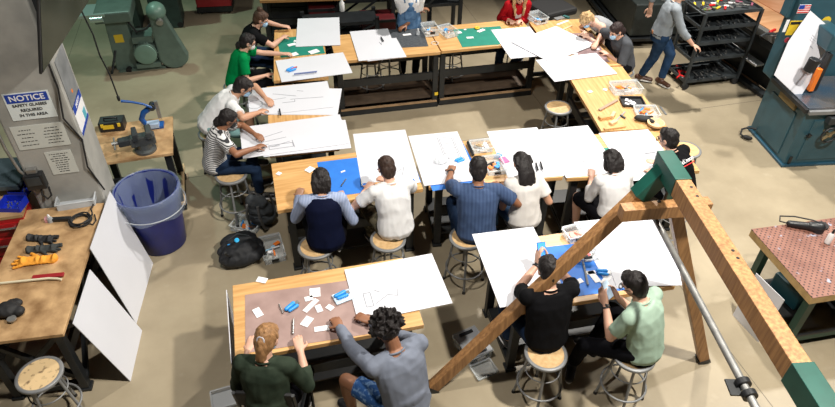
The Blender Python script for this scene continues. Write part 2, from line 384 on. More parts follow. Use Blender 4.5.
board('white board with a ruled ladder sketch, in front of the navy polo man', [(409, 136.5), (457, 131.5), (474, 180), (428, 184.5)], 1, (.57, .92),
      sketch=[('pencil_drawing', [rr(.1, -.1, .72, .78), rr(.16, -.05, .66, .72), [(.16, .12), (.66, .12)], [(.16, .32), (.66, .32)], [(.16, .52), (.66, .52)]])])
board('white board behind the long-haired woman in the middle row', [(487, 131.5), (538, 128), (566, 174), (506, 181)], 0, (.60, .93),
      sketch=[('marker_notes', [[(.1, -.8), (.14, -.6)], [(.3, -.85), (.34, -.65)]])])
board('white board behind the woman in the white blouse', [(540, 130), (588.6, 125.7), (617, 172), (567, 177)], 0, (.60, .92),
      sketch=[('pencil_drawing', [arc(.0, -.35, .12, 200, 360), arc(.3, -.3, .1, 190, 350), [(-.4, -.5), (.5, -.45)], arc(-.2, -.4, .08, 180, 360)])])
board('white board at right end of middle row, before the black T-shirt man', [(601, 133), (650, 131), (682, 174), (628, 181)], 0, (.60, .90),
      sketch=[('pencil_drawing', [arc(-.1, .3, .22, 0, 180), arc(-.1, .3, .12, 0, 200), [(-.5, -.05), (.6, .0)], [(-.1, .3), (.1, .25)]])])
board('drawing board nearest the striped shirt woman, covered in pencil lines', [(244, 122), (336, 114), (349, 144), (243, 164)], 1, (1.16, .62),
      sketch=[('pencil_drawing', [[(-.6, .1), (-.2, .35)], [(-.65, -.2), (-.15, -.05)], rr(-.5, -.7, -.05, -.45), [(-.7, -.5), (-.3, -.55)], [(-.05, -.3), (-.03, -.75)], [(-.45, -.55), (-.1, -.35)], [(-.75, -.35), (-.6, -.4), (-.5, -.35)]])])
board('long drawing board under the hands of the white T-shirt man at left', [(259, 84), (325, 80.5), (330, 108), (244, 122)], 1, (1.0, .64),
      sketch=[('pencil_drawing', [[(-.4, .45), (.15, .1)], [(.2, .5), (.35, .4)], [(-.45, .0), (-.1, .05)], [(-.2, -.3), (.1, -.3), (.1, -.15)], [(.0, -.1), (.8, -.2)], arc(-.85, -.2, .18, 0, 360, .3)])])
board('pale board lying between the drawing boards, corner sticking out at right', [(268, 81), (323, 81), (341, 88), (326, 113)], 2, (.86, .60)) if 0 else None
board('white board beneath the long drawing board, its right end sticking out', [(275, 84), (340, 87.5), (329, 116), (258, 119)], 0, (.95, .62))
board('white board under the one nearest the striped shirt woman, right end sticking out', [(262, 124), (342, 120), (355, 147.5), (264, 161)], 0, (.95, .58))
board('white board with blue clamp and ruler behind the green shirt', [(278.5, 60), (339, 52), (352, 73.5), (283.5, 82)], 1, (.92, .60))
board('white board standing proud at back left, beside the bun-haired woman', [(293, 14), (335, 13), (343, 50), (303, 52)], 1, (.62, .93))
board('white board in the back row left of the black mat', [(350, 31), (386, 29), (397, 57), (363, 61)], 1, (.56, .92), sketch=[('marker_note', [[(.3, .1), (.36, -.1)], [(.38, .05), (.36, -.1)]])])
board('white board under another in back row, corner beside the black mat', [(362, 42), (393, 39), (404, 56), (371, 60)], 0, (.54, .60))
board('white board at back row with small pencil sketch, left of the red sweater', [(495, 28), (531, 26), (545, 56), (512, 60)], 0, (.60, .92),
      sketch=[('pencil_drawing', [[(.1, .7), (.6, .75)], [(.2, .55), (.7, .6), (.6, .8)]])])
board('large slanting white board at the back right corner', [(517, 43.3), (559.4, 28.8), (589.6, 42.3), (546.3, 59.8)], 2, (.91, .60+.16))
board('white board nearest on the far right bench', [(538.3, 60.4), (596.7, 52.8), (615.8, 73.5), (552.4, 81)], 1, (.90, .61))
# boards leaning against the left bench and the front bench
def leaning(label, P, group='white boards leaning on the left bench'):
    P = [V(p) for p in P]; o = P[0].copy(); o.z = 0
    n = (P[1]-P[0]).cross(P[3]-P[0]).normalized()*.006
    t = MB().prism([p-o for p in P], n).build('foam_board', M_board, loc=o); return tag(t, label, 'board', group)
leaning('white board leaning against the far end of the left bench by the blue bin', [(-1.70, 5.62, .89), (-1.49, 5.43, .0), (-1.60, 4.60, .0), (-1.785, 4.79, .89)])
leaning('white board leaning against the near end of the left bench', [(-1.76, 4.53, .87), (-1.54, 4.50, .0), (-1.60, 3.92, .0), (-1.815, 3.92, .87)])
tag(MB().box((0, 0, .43), (.006, .78, .86)).build('foam_board', M_board, loc=(-.60, 3.62, .001), rz=.02), 'white board standing on edge against left end of the front left bench', 'board')
# ------------------------------------------------------------------ mats
def mat_on(label, px, m, size=None, lv=0, grid=None, name='cutting_mat'):
    z = TZ+.002+lv*.002
    c, a, Lx, Ly = rect(px, z, size)
    t = MB().box((0, 0, .0012), (Lx, Ly, .0022)).build(name, m, loc=(c.x, c.y, z-.0015), rz=a)
    print('mat %.2f %.2f %.0f %s' % (Lx, Ly, math.degrees(a), label)); return tag(t, label, 'cutting mat', 'cutting mats on the benches')
mat_on('pinkish brown cutting mat on the front left bench', [(252.6, 294.4), (352, 279), (374, 334), (249.5, 352)], M_pink, (1.0, .61))
mat_on('blue cutting mat beside the navy vest', [(318, 162), (361, 157.5), (367, 191.5), (324, 198)], M_blue, (.46, .61))
mat_on('blue cutting mat on the front right bench with paper pieces', [(543, 248), (600, 240), (623, 291), (566, 297)], M_blue, (.60, .62))
mat_on('blue cutting mat peeking out beneath the ladder-sketch board', [(415, 143), (462, 138), (477, 182), (434, 190.5)], M_blue, (.56, .88))
mat_on('narrow blue mat edge beneath the board of the plain white tee man', [(395, 150), (410, 148), (418, 184), (400, 186)], M_blue, (.2, .6))
mat_on('black cutting mat in front of the denim apron', [(388.4, 29), (416.6, 28), (424.7, 46.7), (400, 48.5)], M_bmat, (.52, .60))
mat_on('green cutting mat in the back row with yellow tape on it', [(456, 29), (500, 26), (507, 44), (464, 47.3)], M_green, (.72, .58))
mat_on('green cutting mat before the bun-haired woman', [(281.5, 37), (318, 34), (323, 54), (279.5, 59)], M_green, (.60, .60))
mat_on('mauve cutting mat under the hands of the two people at far right', [(566, 32), (588, 33), (608, 62), (580, 64)], M_mauve, (.44, .9))
mat_on('short teal mat edge beside the white blouse woman', [(604, 150), (617, 149), (625, 166), (608, 168)], M_green, (.22, .4))
# ------------------------------------------------------------------ stools
def make_stool():
    t = thing('stool', 'x', 'stool', (0, 0, 0), 0, 'round steel stools')
    MB().lathe((0, 0, 0), [(.150, .585), (.176, .583), (.180, .592), (.180, .606), (.174, .612), (.152, .612), (.150, .604)], 40).build('seat_rim', M_grey, t, smooth=50)
    MB().lathe((0, 0, 0), [(.03, .603), (.153, .603), (.153, .609), (.02, .609)], 40).build('seat_pad', M_hard, t, smooth=30)
    for k in range(4):
        a = PI/4+k*PI/2; d = V((math.cos(a), math.sin(a), 0))
        l = MB().tube([d*.125+V((0, 0, .588)), d*.205+V((0, 0, .012))], .0125, 10).build('leg', M_grey, t, smooth=60)
        MB().cyl(d*.205+V((0, 0, 0)), d*.203+V((0, 0, .03)), .018, .015, 12).build('rubber_foot', M_rub, l, smooth=60)
    MB().ring((0, 0, .20), .192, .0095).build('foot_ring', M_grey, t, smooth=60)
    MB().ring((0, 0, .40), .148, .006).build('brace_ring', M_grey, t, smooth=60)
    return t
stool0 = make_stool(); _first = [True]
def stool(x, y, rz, label, worn=False):
    if _first[0]: _first[0] = False; stool0.location = (x, y, 0); stool0.rotation_euler = (0, 0, rz); stool0['label'] = label; r = stool0
    else: r = dup(stool0, (x, y, 0), rz, label)
    if worn:
        for c in r.children:
            if c.name.startswith('seat_pad'): c.data = c.data.copy(); c.data.materials[0] = M_hardworn
    return r
P_ = at(558.5, 107, .61); stool(P_.x, P_.y, .3, 'empty stool standing in the open between the middle row and right bench')
P_ = at(39, 374, .61); stool(P_.x, P_.y, .5, 'empty stool with worn patchy seat at the near end of left bench', True)
P_ = at(686, 149, .61); stool(P_.x, P_.y, .2, 'empty stool behind the man in the black T-shirt')
P_ = at(374, 66, .61); stool(P_.x, P_.y+.25, .2, 'empty stool under the back row beneath the notched boards')
P_ = at(455, 52, .61); stool(P_.x, P_.y+.15, .6, 'empty stool under the back row behind the green mat')
P_ = at(393, 60, .61); stool(P_.x+.02, P_.y+.35, .6, 'stool under the back row in front of the denim apron')
# ------------------------------------------------------------------ waste bin
def make_bin():
    c = at(146, 188, .76); t = thing('waste_bin', 'round blue waste bin with clear liner beside the column bench', 'bin', (c.x, c.y, 0))
    MB().lathe((0, 0, 0), [(.24, 0), (.25, .01), (.315, .72), (.335, .73), (.335, .76), (.31, .76), (.305, .72), (.235, .03), (.05, .03)], 44).build('barrel', M_bin, t, smooth=50)
    pr = []; m = MB()
    rings = []
    for rr_, z, j in [(.352, .50, .010), (.350, .58, .008), (.345, .68, .004), (.343, .765, .002), (.325, .772, .003), (.300, .74, .006), (.275, .55, .02), (.25, .35, .03), (.16, .12, .05), (.03, .06, .0)]:
        ring = []
        for i in range(44):
            a = 2*PI*i/44; q = rr_+j*noise.noise((math.cos(a)*4, math.sin(a)*4, z*3))*2.2
            zz = z+(.05*noise.noise((math.cos(a)*1.5, math.sin(a)*1.5, 3)) if z < .52 and rr_ > .34 else 0)
            ring.append((q*math.cos(a), q*math.sin(a), zz))
        rings.append(ring)
    vs = [p for r in rings for p in r]; fs = []
    for k in range(len(rings)-1):
        for i in range(44): j = (i+1) % 44; fs.append((k*44+i, k*44+j, (k+1)*44+j, (k+1)*44+i))
    m._add(vs, fs); m.build('liner', M_liner, t, smooth=70)
    m = MB().ring((0, 0, .56), .356, .006, 44); m.build('liner_band', M_clearlid, t, smooth=60)
make_bin()
# ------------------------------------------------------------------ left side: benches, tool chest
lb = workbench('worn particle board bench along the left edge with gloves and cable', -2.19, 4.70, 1.66, .74, 85.5, None, .85, M_osb, .1, False, tt=.035)
M_ = MB().bar((-.7, -.3, .12), (.0, -.3, .78), .04, .04).bar((0, -.3, .12), (-.7, -.3, .78), .04, .04).build('cross_brace', M_black, lb)
MB().bar((-.73, -.28, .15), (-.73, .28, .75), .04, .04).build('cross_brace', M_black, lb)
MB().bar((-.73, .28, .15), (-.73, -.28, .75), .04, .04).build('cross_brace', M_black, lb)
lb2 = workbench('worn particle board bench behind the column with vise and press', -1.57, 6.60, .86, .78, 2, None, .85, M_osb, .07, False, tt=.035)
MB().box((.36, .05, .10), (.09, .8, .04)).build('floor_plank', M_wood, lb2)
def chest():
    t = thing('tool_chest', 'red steel tool chest with long silver handle left of the bench', 'tool chest', (-2.89, 5.72, 0), 0)
    MB().box((0, 0, .45), (.84, .62, .86)).build('body', M_redpaint, t, bevel=.01)
    for k, (z, h) in enumerate(((.76, .16), (.55, .22), (.31, .22), (.12, .12))):
        d = MB().box((0, -.315, z), (.80, .012, h-.015)).build('drawer', M_redpaint, t, bevel=.003)
        MB().cyl((-.34, -.345, z+.03), (.34, -.345, z+.03), .011).box((-.33, -.33, z+.03), (.02, .03, .02)).box((.33, -.33, z+.03), (.02, .03, .02)).build('handle', mat('chrome handle', (.7, .7, .7), .25, metal=.9), d, smooth=40)
    MB().box((0, 0, .895), (.85, .63, .03)).build('wooden_top', M_osb, t)
    for sx in (-1, 1):
        for sy in (-1, 1): MB().cyl((sx*.34-.02, sy*.24, .03), (sx*.34+.02, sy*.24, .03), .03).build('caster', M_rub, t, smooth=40)
chest()
def bins():
    for i, (x, y, z, s, lab) in enumerate(((-2.56, 5.55, .911, 1, 'open blue parts bin with small screws at the corner of the red chest'), (-2.54, 5.79, .911, .9, 'blue parts bin behind the screw-filled one on the red chest'))):
        t = thing('parts_bin', lab, 'bin', (x, y, z), -.25, 'blue parts bins on the red chest')
        w_, d_, h_ = .20*s, .16*s, .08*s
        m = MB().box((0, 0, .004), (w_, d_, .008)).box((0, d_/2, h_/2), (w_, .008, h_)).box((-w_/2, 0, h_/2), (.008, d_, h_)).box((w_/2, 0, h_/2), (.008, d_, h_)).box((0, -d_/2, h_*.3), (w_, .008, h_*.6))
        m.build('bin_body', mat('bright blue plastic', (.01, .03, .48), .4), t)
        m = MB()
        for k in range(24): m.box((random.uniform(-.08, .08)*s, random.uniform(-.06, .06)*s, .018), (.012, .008, .012), random.random()*3)
        tag(m.build('screws', M_steel, t), kind='stuff')
    t = thing('equipment_case', 'blue-grey flat equipment case on the red chest at far left', 'case', (-2.80, 6.0, .911), -.12)
    MB().box((0, 0, .10), (.62, .50, .06)).build('lid', mat('slate plastic', (.07, .10, .12), .35, var=.1), t, bevel=.01)
    MB().box((0, 0, .035), (.58, .46, .07)).build('base', M_blackp, t, bevel=.01)
    for q in (-.18, 0, .18): MB().box((q, 0, .132), (.02, .46, .006)).build('rib', mat('slate plastic', (.1, .1, .1)), t)
bins()
LZ = .85
def at_on(u, v, z=LZ): p = at(u, v, z); return p
def glove(label, u, v, m, rz, s=1.0, pal=False):
    p = at(u, v, LZ); b = MB(); b.capsule((0, -.05, .016), (0, .05, .018), .045, .05, fl=.35)
    b.capsule((0, -.13, .014), (0, -.05, .016), .050, .043, fl=.28)
    for k, (x, l) in enumerate(((-.038, .07), (-.013, .085), (.013, .08), (.037, .06))): b.capsule((x, .06, .018), (x*1.5, .06+l, .013+.008*(k % 2)), .013, .011)
    b.capsule((.04, -.02, .016), (.085, .035, .014), .015, .012)
    o = organic('work_glove', b, .006, m, None, 2, fold=.003, fs=30); o.location = (p.x, p.y, LZ+.002); o.rotation_euler = (0, 0, rz); o.scale = (s, s, 1)
    tag(o, label, 'glove', 'work gloves on the left bench')
    return o
glove('black work glove further from camera on the left bench', 44, 240, M_rub, -1.9, .9)
glove('black work glove lying against the orange gloves', 46, 250, mat('charcoal knit', (.03, .035, .035), .8), -1.7, .95)
glove('orange suede work glove on the left bench', 34, 262, M_orangef, 1.5, 1.15)
def saw():
    p, q = at(-6, 284, LZ+.02), at(62, 277, LZ+.02)
    t = thing('hand_saw', 'cream bar tool with red grip lying across the left bench', 'tool', p)
    d = q-p; MB().tube([(0, 0, 0), d*.8, d*.93+V((0, -.015, 0)), d+V((.0, -.03, 0))], .011, 8).build('bar', mat('cream enamel', (.72, .66, .48), .4), t, smooth=60)
    MB().bar(d*.55+V((0, .03, 0)), d*1.02+V((0, .03, 0)), .045, .02).build('grip', mat('dark red rubber', (.30, .015, .02), .5), t, bevel=.005)
saw()
def respirator():
    p = at(9, 313, LZ); t = thing('respirator', 'black half-mask respirator at the near left end of the left bench', 'respirator', (p.x, p.y, LZ))
    b = MB().ell((0, 0, .045), (.10, .08, .05)).ell((-.10, .01, .04), (.05, .05, .04)).ell((.09, -.03, .035), (.05, .045, .035)).ell((.03, .07, .03), (.07, .05, .03))
    organic('mask_body', b, .008, M_rub, t, 2, fold=.006, fs=16)
    MB().cyl((.05, -.10, .02), (.05, -.10, .035), .035).build('valve', M_steel, t, smooth=40)
respirator()
def cable():
    c = at(81, 222, LZ); t = thing('power_strip', 'black power strip with coiled black cable on the left bench', 'power strip', (c.x, c.y, LZ))
    pts = []
    for i in range(90):
        a = i/90*2*PI*4; r = .085+.012*math.sin(i*.37); pts.append((r*math.cos(a)*1.05, r*math.sin(a), .012+.03*i/90+.004*math.sin(i*.9)))
    pts += [(.11, .05, .05), (.08, .14, .03), (.09, .22, .02), (.06, .30, .02)]
    MB().tube(pts, .008, 8).build('coiled_cable', M_rub, t, smooth=60)
    MB().tube([(.08, -.06, .02), (.12, -.08, .01), (.14, -.02, .01), (.12, .06, .02)], .007, 8).build('cable_tail', M_rub, t, smooth=60)
    MB().bar((-.09, .05, .02), (-.30, .08, .02), .045, .035).build('socket_bar', M_blackp, t, bevel=.006)
    MB().box((-.31, .082, .025), (.03, .05, .04), .1).build('pink_plug', mat('pink label', (.6, .3, .32), .5), t)
    p = at(51, 222, LZ); t = thing('glue_bottle', 'small cloudy glue bottle beside the power strip', 'bottle', (p.x, p.y, LZ))
    MB().lathe((0, 0, 0), [(.02, 0), (.026, .003), (.026, .05), (.014, .065)], 20).build('bottle_body', M_clearlid, t, smooth=40)
    MB().lathe((0, 0, .065), [(.013, 0), (.013, .015), (.004, .03)], 14).build('cap', M_white, t, smooth=40)
    p = at(78, 203, LZ); t = thing('plastic_tray', 'clear plastic tray against the foot of the column', 'tray', (p.x, p.y+.0, LZ), .03)
    tray_parts(t, .34, .17, .075, M_clearlid)
def tray_parts(t, L, Wd, h, m, nm='tray_body'):
    b = MB().box((0, 0, .003), (L, Wd, .006))
    for s in (-1, 1): b.box((s*L/2, 0, h/2), (.004, Wd, h)); b.box((0, s*Wd/2, h/2), (L, .004, h))
    b.box((0, Wd/2+.006, h), (L+.02, .014, .004)).box((0, -Wd/2-.006, h), (L+.02, .014, .004)).box((L/2+.006, 0, h), (.014, Wd, .004)).box((-L/2-.006, 0, h), (.014, Wd, .004))
    return b.build(nm, m, t)
cable()
def bench2_items():
    p = at(146, 150, LZ); t = thing('bench_vise', 'grey bench vise on the bench behind the column', 'vise', (p.x, p.y, LZ), .15); t.scale = (1.3, 1.3, 1.3)
    G = mat('vise grey', (.12, .13, .13), .4, metal=.6, var=.2)
    MB().lathe((0, 0, 0), [(.09, 0), (.09, .02), (.06, .03), (.055, .07)], 24).build('swivel_base', G, t, smooth=40)
    MB().box((.0, .0, .11), (.20, .09, .09)).box((.06, 0, .17), (.05, .14, .07)).build('body', G, t, bevel=.012)
    MB().box((-.13, 0, .12), (.12, .07, .06)).box((-.05, 0, .17), (.04, .14, .07)).build('moving_jaw', M_dark, t, bevel=.008)
    MB().cyl((-.17, 0, .12), (-.24, 0, .12), .016).cyl((-.22, -.09, .12), (-.22, .09, .12), .007).build('screw_handle', M_steel, t, smooth=40)
    p = at(140, 133, LZ); t = thing('arbor_press', 'blue lever arbor press on the bench behind the column', 'press', (p.x+.14, p.y+.10, LZ), .0)
    Bm = mat('press blue', (.01, .08, .30), .35)
    pts = [(.02, 0, .02), (-.07, 0, .04), (-.10, 0, .12), (-.06, 0, .20), (.02, 0, .25), (.08, 0, .27)]
    MB().tube(pts, [.03, .032, .032, .032, .034, .036], 12).box((.02, 0, .015), (.20, .12, .03)).build('frame', Bm, t, smooth=50)
    MB().box((.10, 0, .22), (.035, .035, .22)).build('ram', M_steel, t)
    MB().cyl((.05, -.05, .27), (.05, .05, .27), .035).build('hub', M_dark, t, smooth=40)
    MB().tube([(.05, -.05, .28), (-.02, -.06, .34), (-.14, -.06, .385), (-.24, -.06, .41)], [.014, .013, .013, .017], 10).build('lever', Bm, t, smooth=60)
    MB().box((.01, -.03, .05), (.13, .10, .05)).build('work_block', mat('pale blue block', (.35, .45, .6), .5), t)
    p = at(114, 128, LZ); t = thing('tool_case', 'black and yellow tool case on the bench behind the column', 'case', (p.x, p.y, LZ), -.05)
    MB().box((0, 0, .06), (.27, .17, .12)).build('case_body', M_blackp, t, bevel=.012)
    MB().box((-.03, -.088, .07), (.12, .006, .05)).build('yellow_label', M_yellow, t)
    MB().tube([(-.07, -.02, .12), (-.07, -.02, .15), (.07, -.02, .15), (.07, -.02, .12)], .01, 8).build('handle', M_blackp, t, smooth=50)
    for s in (-1, 1): MB().box((s*.09, -.09, .09), (.03, .012, .04)).build('latch', M_yellow, t)
bench2_items()
# ------------------------------------------------------------------ far machinery
def grinder():
    t = thing('belt_machine', 'green machine tool with motor and belt guard at the top left', 'machine', (-1.93, 10.12, 0), 0)
    MB().prism([(-.42, -.1, 0), (.02, -.1, 0), (-.02, -.1, .95), (-.38, -.1, .95)], (0, .55, 0)).build('pedestal', M_greenp, t, bevel=.02)
    MB().box((-.2, .15, 1.05), (.62, .75, .20)).build('head_casting', M_greenp, t, bevel=.03)
    MB().box((-.22, -.106, .62), (.15, .006, .15)).build('warning_label', M_yellow, t)
    MB().box((-.52, .0, 1.12), (.42, .5, .05)).cyl((-.55, -.25, 1.06), (-.35, -.25, 1.06), .05).build('work_table', mat('pale green steel', (.45, .60, .55), .3, metal=.5), t)
    MB().cyl((-.06, -.135, .98), (-.06, -.15, .98), .05).build('dial', M_dark, t, smooth=30)
    m = MB().cyl((.18, -.30, .36), (.18, .20, .36), .20, n=28).box((.18, -.02, .60), (.34, .40, .12)).box((.18, -.02, .12), (.42, .5, .08))
    for k in range(10): a = k*PI/5; m.box((.18+.21*math.cos(a), -.05, .36+.21*math.sin(a)), (.02, .42, .02), R=Matrix.Rotation(-a, 3, 'Y'))
    mo = m.build('motor', M_greenp, t, smooth=35)
    MB().lathe((.18, -.30, .36), [(.19, 0), (.18, .02), (.12, .035), (.05, .03)], 28, (0, -1, 0)).build('motor_cover', mat('lighter green enamel', (.16, .27, .22), .4), mo, smooth=30)
    g = []
    top, bot = V((.52, 0, 1.02)), V((.64, 0, .24))
    for i in range(13): a = PI*i/12; g.append(top+V((math.cos(a)*.13, 0, math.sin(a)*.13)))
    for i in range(13): a = PI+PI*i/12; g.append(bot+V((math.cos(a)*.26, 0, math.sin(a)*.24)))
    MB().prism([p+V((0, -.25, 0)) for p in g], (0, .16, 0)).build('belt_guard', M_greenp, t, bevel=.03)
    MB().ell((.52, -.14, 1.08), (.17, .2, .16)).build('pulley_cover', mat('lighter green enamel', (.16, .27, .22)), t, smooth=60)
    MB().cyl((.56, -.28, .96), (.56, -.34, .94), .06).build('hub_cap', M_steel, t, smooth=40)
    MB().cyl((-.38, -.15, .0), (-.12, -.15, .0), .02).box((.1, .1, .03), (1.1, .12, .06)).box((.1, -.15, .02), (.9, .08, .04)).build('foot_rail', M_greenp, t)
    MB().bar((-.50, -.2, .0), (-.34, -.1, .4), .03, .03).build('brace', M_dark, t)
    for x in (-.2, .5): MB().cyl((x, -.2, .03), (x+.01, -.12, .03), .05).build('wheel', M_rub, t, smooth=40)
    MB().tube([(.0, -.12, .95), (.12, -.2, .75), (.3, -.2, .8), (.42, -.15, .9)], .018).build('hose', M_rub, t, smooth=60)
    for c in t.children: c.scale = (.86, .86, .86)
    t = thing('lathe', 'dark green machine on a cabinet behind the belt machine', 'machine', (-1.55, 11.75, 0), 0)
    MB().box((0, 0, .35), (.50, .6, .7)).box((-.7, .0, .35), (.5, .6, .7)).build('pedestal', mat('dark green enamel', (.025, .05, .045), .5, var=.2), t, bevel=.02)
    MB().box((-.3, 0, .8), (1.5, .5, .2)).box((.25, -.1, 1.0), (.4, .45, .35)).build('bed', mat('dark green enamel', (.03, .05, .05)), t, bevel=.02)
    MB().cyl((.05, -.1, 1.0), (-.1, -.1, 1.0), .12).box((-.5, -.1, .95), (.2, .3, .15)).build('chuck', M_steel, t, smooth=40)
    for x in (-.85, -.5, .0, .2): MB().cyl((x, -.31, .06), (x+.01, -.2, .06), .05).build('foot', M_rub, t, smooth=40)
    t = thing('tool_chest', 'low red steel cabinet on black casters at the top left edge', 'tool chest', (-.72, 12.15, 0), -.1)
    MB().box((0, 0, .46), (.62, .5, .64)).build('body', mat('bright red enamel', (.32, .012, .02), .4), t, bevel=.01)
    MB().box((0, 0, .10), (.64, .52, .10)).build('plinth', M_black, t)
    for k in range(3): MB().box((0, -.255, .24+.19*k), (.58, .012, .17)).build('drawer', mat('bright red enamel', (.3, 0, 0)), t, bevel=.003)
    for s in (-1, 1): MB().cyl((s*.25-.02, -.2, .03), (s*.25+.02, -.2, .03), .03).build('caster', M_rub, t)
grinder()
t.scale = (1, 1, 1)
q = at(118, 97, 1.0)
t = thing('hanging_cord', 'thin black cord hanging from above with a small plug at its end', 'cord', q)
MB().tube([(0, 0, .01), (-.01, .0, .3), (-.05, .01, .55), (-.045, 0, .8), (-.09, .02, 1.1), (-.07, .02, 1.35), (-.10, .01, 1.7), (-.10, 0, 2.5), (-.10, 0, 4.5)], .009, 8).build('cord', M_rub, t, smooth=60)
MB().capsule((0, 0, 0), (0, 0, -.04), .018, .016).build('plug', M_rub, t, smooth=60)
# rear storage benches
def rear_bench(label, x, y, L, Wd, rz, red, shelf=True):
    t = workbench(label, x, y, L, Wd, rz, 'dark benches along the back', .9, M_osb if not red else M_maple_edge, .06, False)
    MB().box((0, 0, .25), (L-.2, Wd-.1, .04)).build('shelf_or_shade_sheet', M_black, t)
    MB().box((0, Wd/2-.08, .5), (L-.2, .02, .6)).build('back_panel', M_black, t)
    return t
rear_bench('wood topped bench with black frame at the top edge behind the bun-haired woman', .78, 10.35, 1.35, .62, -8, True)
for i, (x, y, wd, h, lab, mm) in enumerate(((1.05, 10.3, .42, .42, 'dark red crate under the rear bench', M_dkred), (1.9, 9.85, .55, .62, 'dark red bin behind the denim apron person', M_dkred))):
    t = thing('storage_crate', lab, 'crate', (x, y, .28 if i == 0 else 0), -.1)
    MB().box((0, 0, h/2), (wd, .4, h)).build('crate_body', mm, t, bevel=.01)
    MB().box((0, 0, h-.03), (wd+.03, .43, .04)).build('rim', M_black, t)
def rack(label, x, y, L, Wd, H, rz, n=3):
    t = thing('steel_rack', label, 'rack', (x, y, 0), rz, 'black steel racks behind the back row')
    for sx in (-1, 1):
        for sy in (-1, 1): MB().box((sx*(L/2-.03), sy*(Wd/2-.03), H/2), (.06, .06, H)).build('post', M_black, t)
    for k in range(n): MB().box((0, 0, .12+k*(H-.2)/(n-1)), (L-.04, Wd-.04, .05)).build('shelf', M_black, t)
    for sy in (-1, 1): MB().bar((-L/2+.04, sy*(Wd/2-.03), .15), (L/2-.04, sy*(Wd/2-.03), H-.1), .035, .03).build('cross_brace', M_black, t)
    return t
rack('low black steel rack behind the back row, left of the denim apron', 1.25, 9.62, 1.2, .45, .78, -.05)
rack('tall black steel rack at the top edge behind the denim apron person', 2.75, 10.05, 1.2, .5, 1.35, -.05)
rack('black steel rack under the top edge between rear bench and denim apron', 2.05, 10.75, 1.3, .5, 1.1, -.1)
def rod_post():
    p = at(429, 26, 0); tag(MB().box((0, 0, 1.1), (.07, .07, 2.2)).box((0, 0, .01), (.2, .2, .02)).build('steel_post', M_black, loc=(p.x, p.y, 0)), 'upright black steel post just right of the denim apron person', 'post')
rod_post()
t = thing('white_bottle', 'small white bottle on the dark rear rack', 'bottle', (1.30, 9.62, .83))
MB().lathe((0, 0, 0), [(.035, 0), (.04, .01), (.04, .13), (.015, .17), (.015, .20)], 16).build('bottle_body', M_white, t, smooth=40)
# black task chair at the top
def task_chair():
    t = thing('task_chair', 'black chair with tall back at the top edge beside the red sweater', 'chair', (4.75, 9.35, 0), .25); t.scale = (1.25, 1.25, 1.4)
    MB().box((0, 0, .48), (.50, .48, .09)).build('seat', M_rub, t, bevel=.03)
    MB().box((0, .24, .85), (.52, .08, .62)).build('backrest', M_rub, t, bevel=.03)
    MB().cyl((0, 0, .1), (0, 0, .44), .03).build('gas_column', M_black, t, smooth=40)
    for k in range(5):
        a = k*2*PI/5; l = MB().bar((0, 0, .12), (.28*math.cos(a), .28*math.sin(a), .07), .04, .03).build('leg', M_black, t)
        MB().cyl((.28*math.cos(a)-.015, .28*math.sin(a), .03), (.28*math.cos(a)+.015, .28*math.sin(a), .03), .03).build('caster', M_rub, l)
task_chair()
def dark_platform():
    t = thing('panel_cart', 'long dark panel on a low wheeled frame behind the grey tank top person', 'cart', (6.70, 10.05, 0), math.radians(82))
    MB().box((0, 0, .48), (2.3, .90, .56)).build('panel_body', mat('dark green grey panel', (.022, .028, .027), .5, var=.2), t, bevel=.02)
    MB().box((0, 0, .15), (2.4, .98, .05)).build('base_frame', M_black, t)
    for k in (-.52, .52): MB().bar((-1.15, k, .11), (1.15, k, .11), .04, .06).build('side_rail', M_dark, t)
    for sx in (-1, 1):
        for sy in (-1, 1): MB().cyl((sx*1.0, sy*.4-.02, .06), (sx*1.0, sy*.4+.02, .06), .06).build('caster', M_rub, t, smooth=40)
dark_platform()
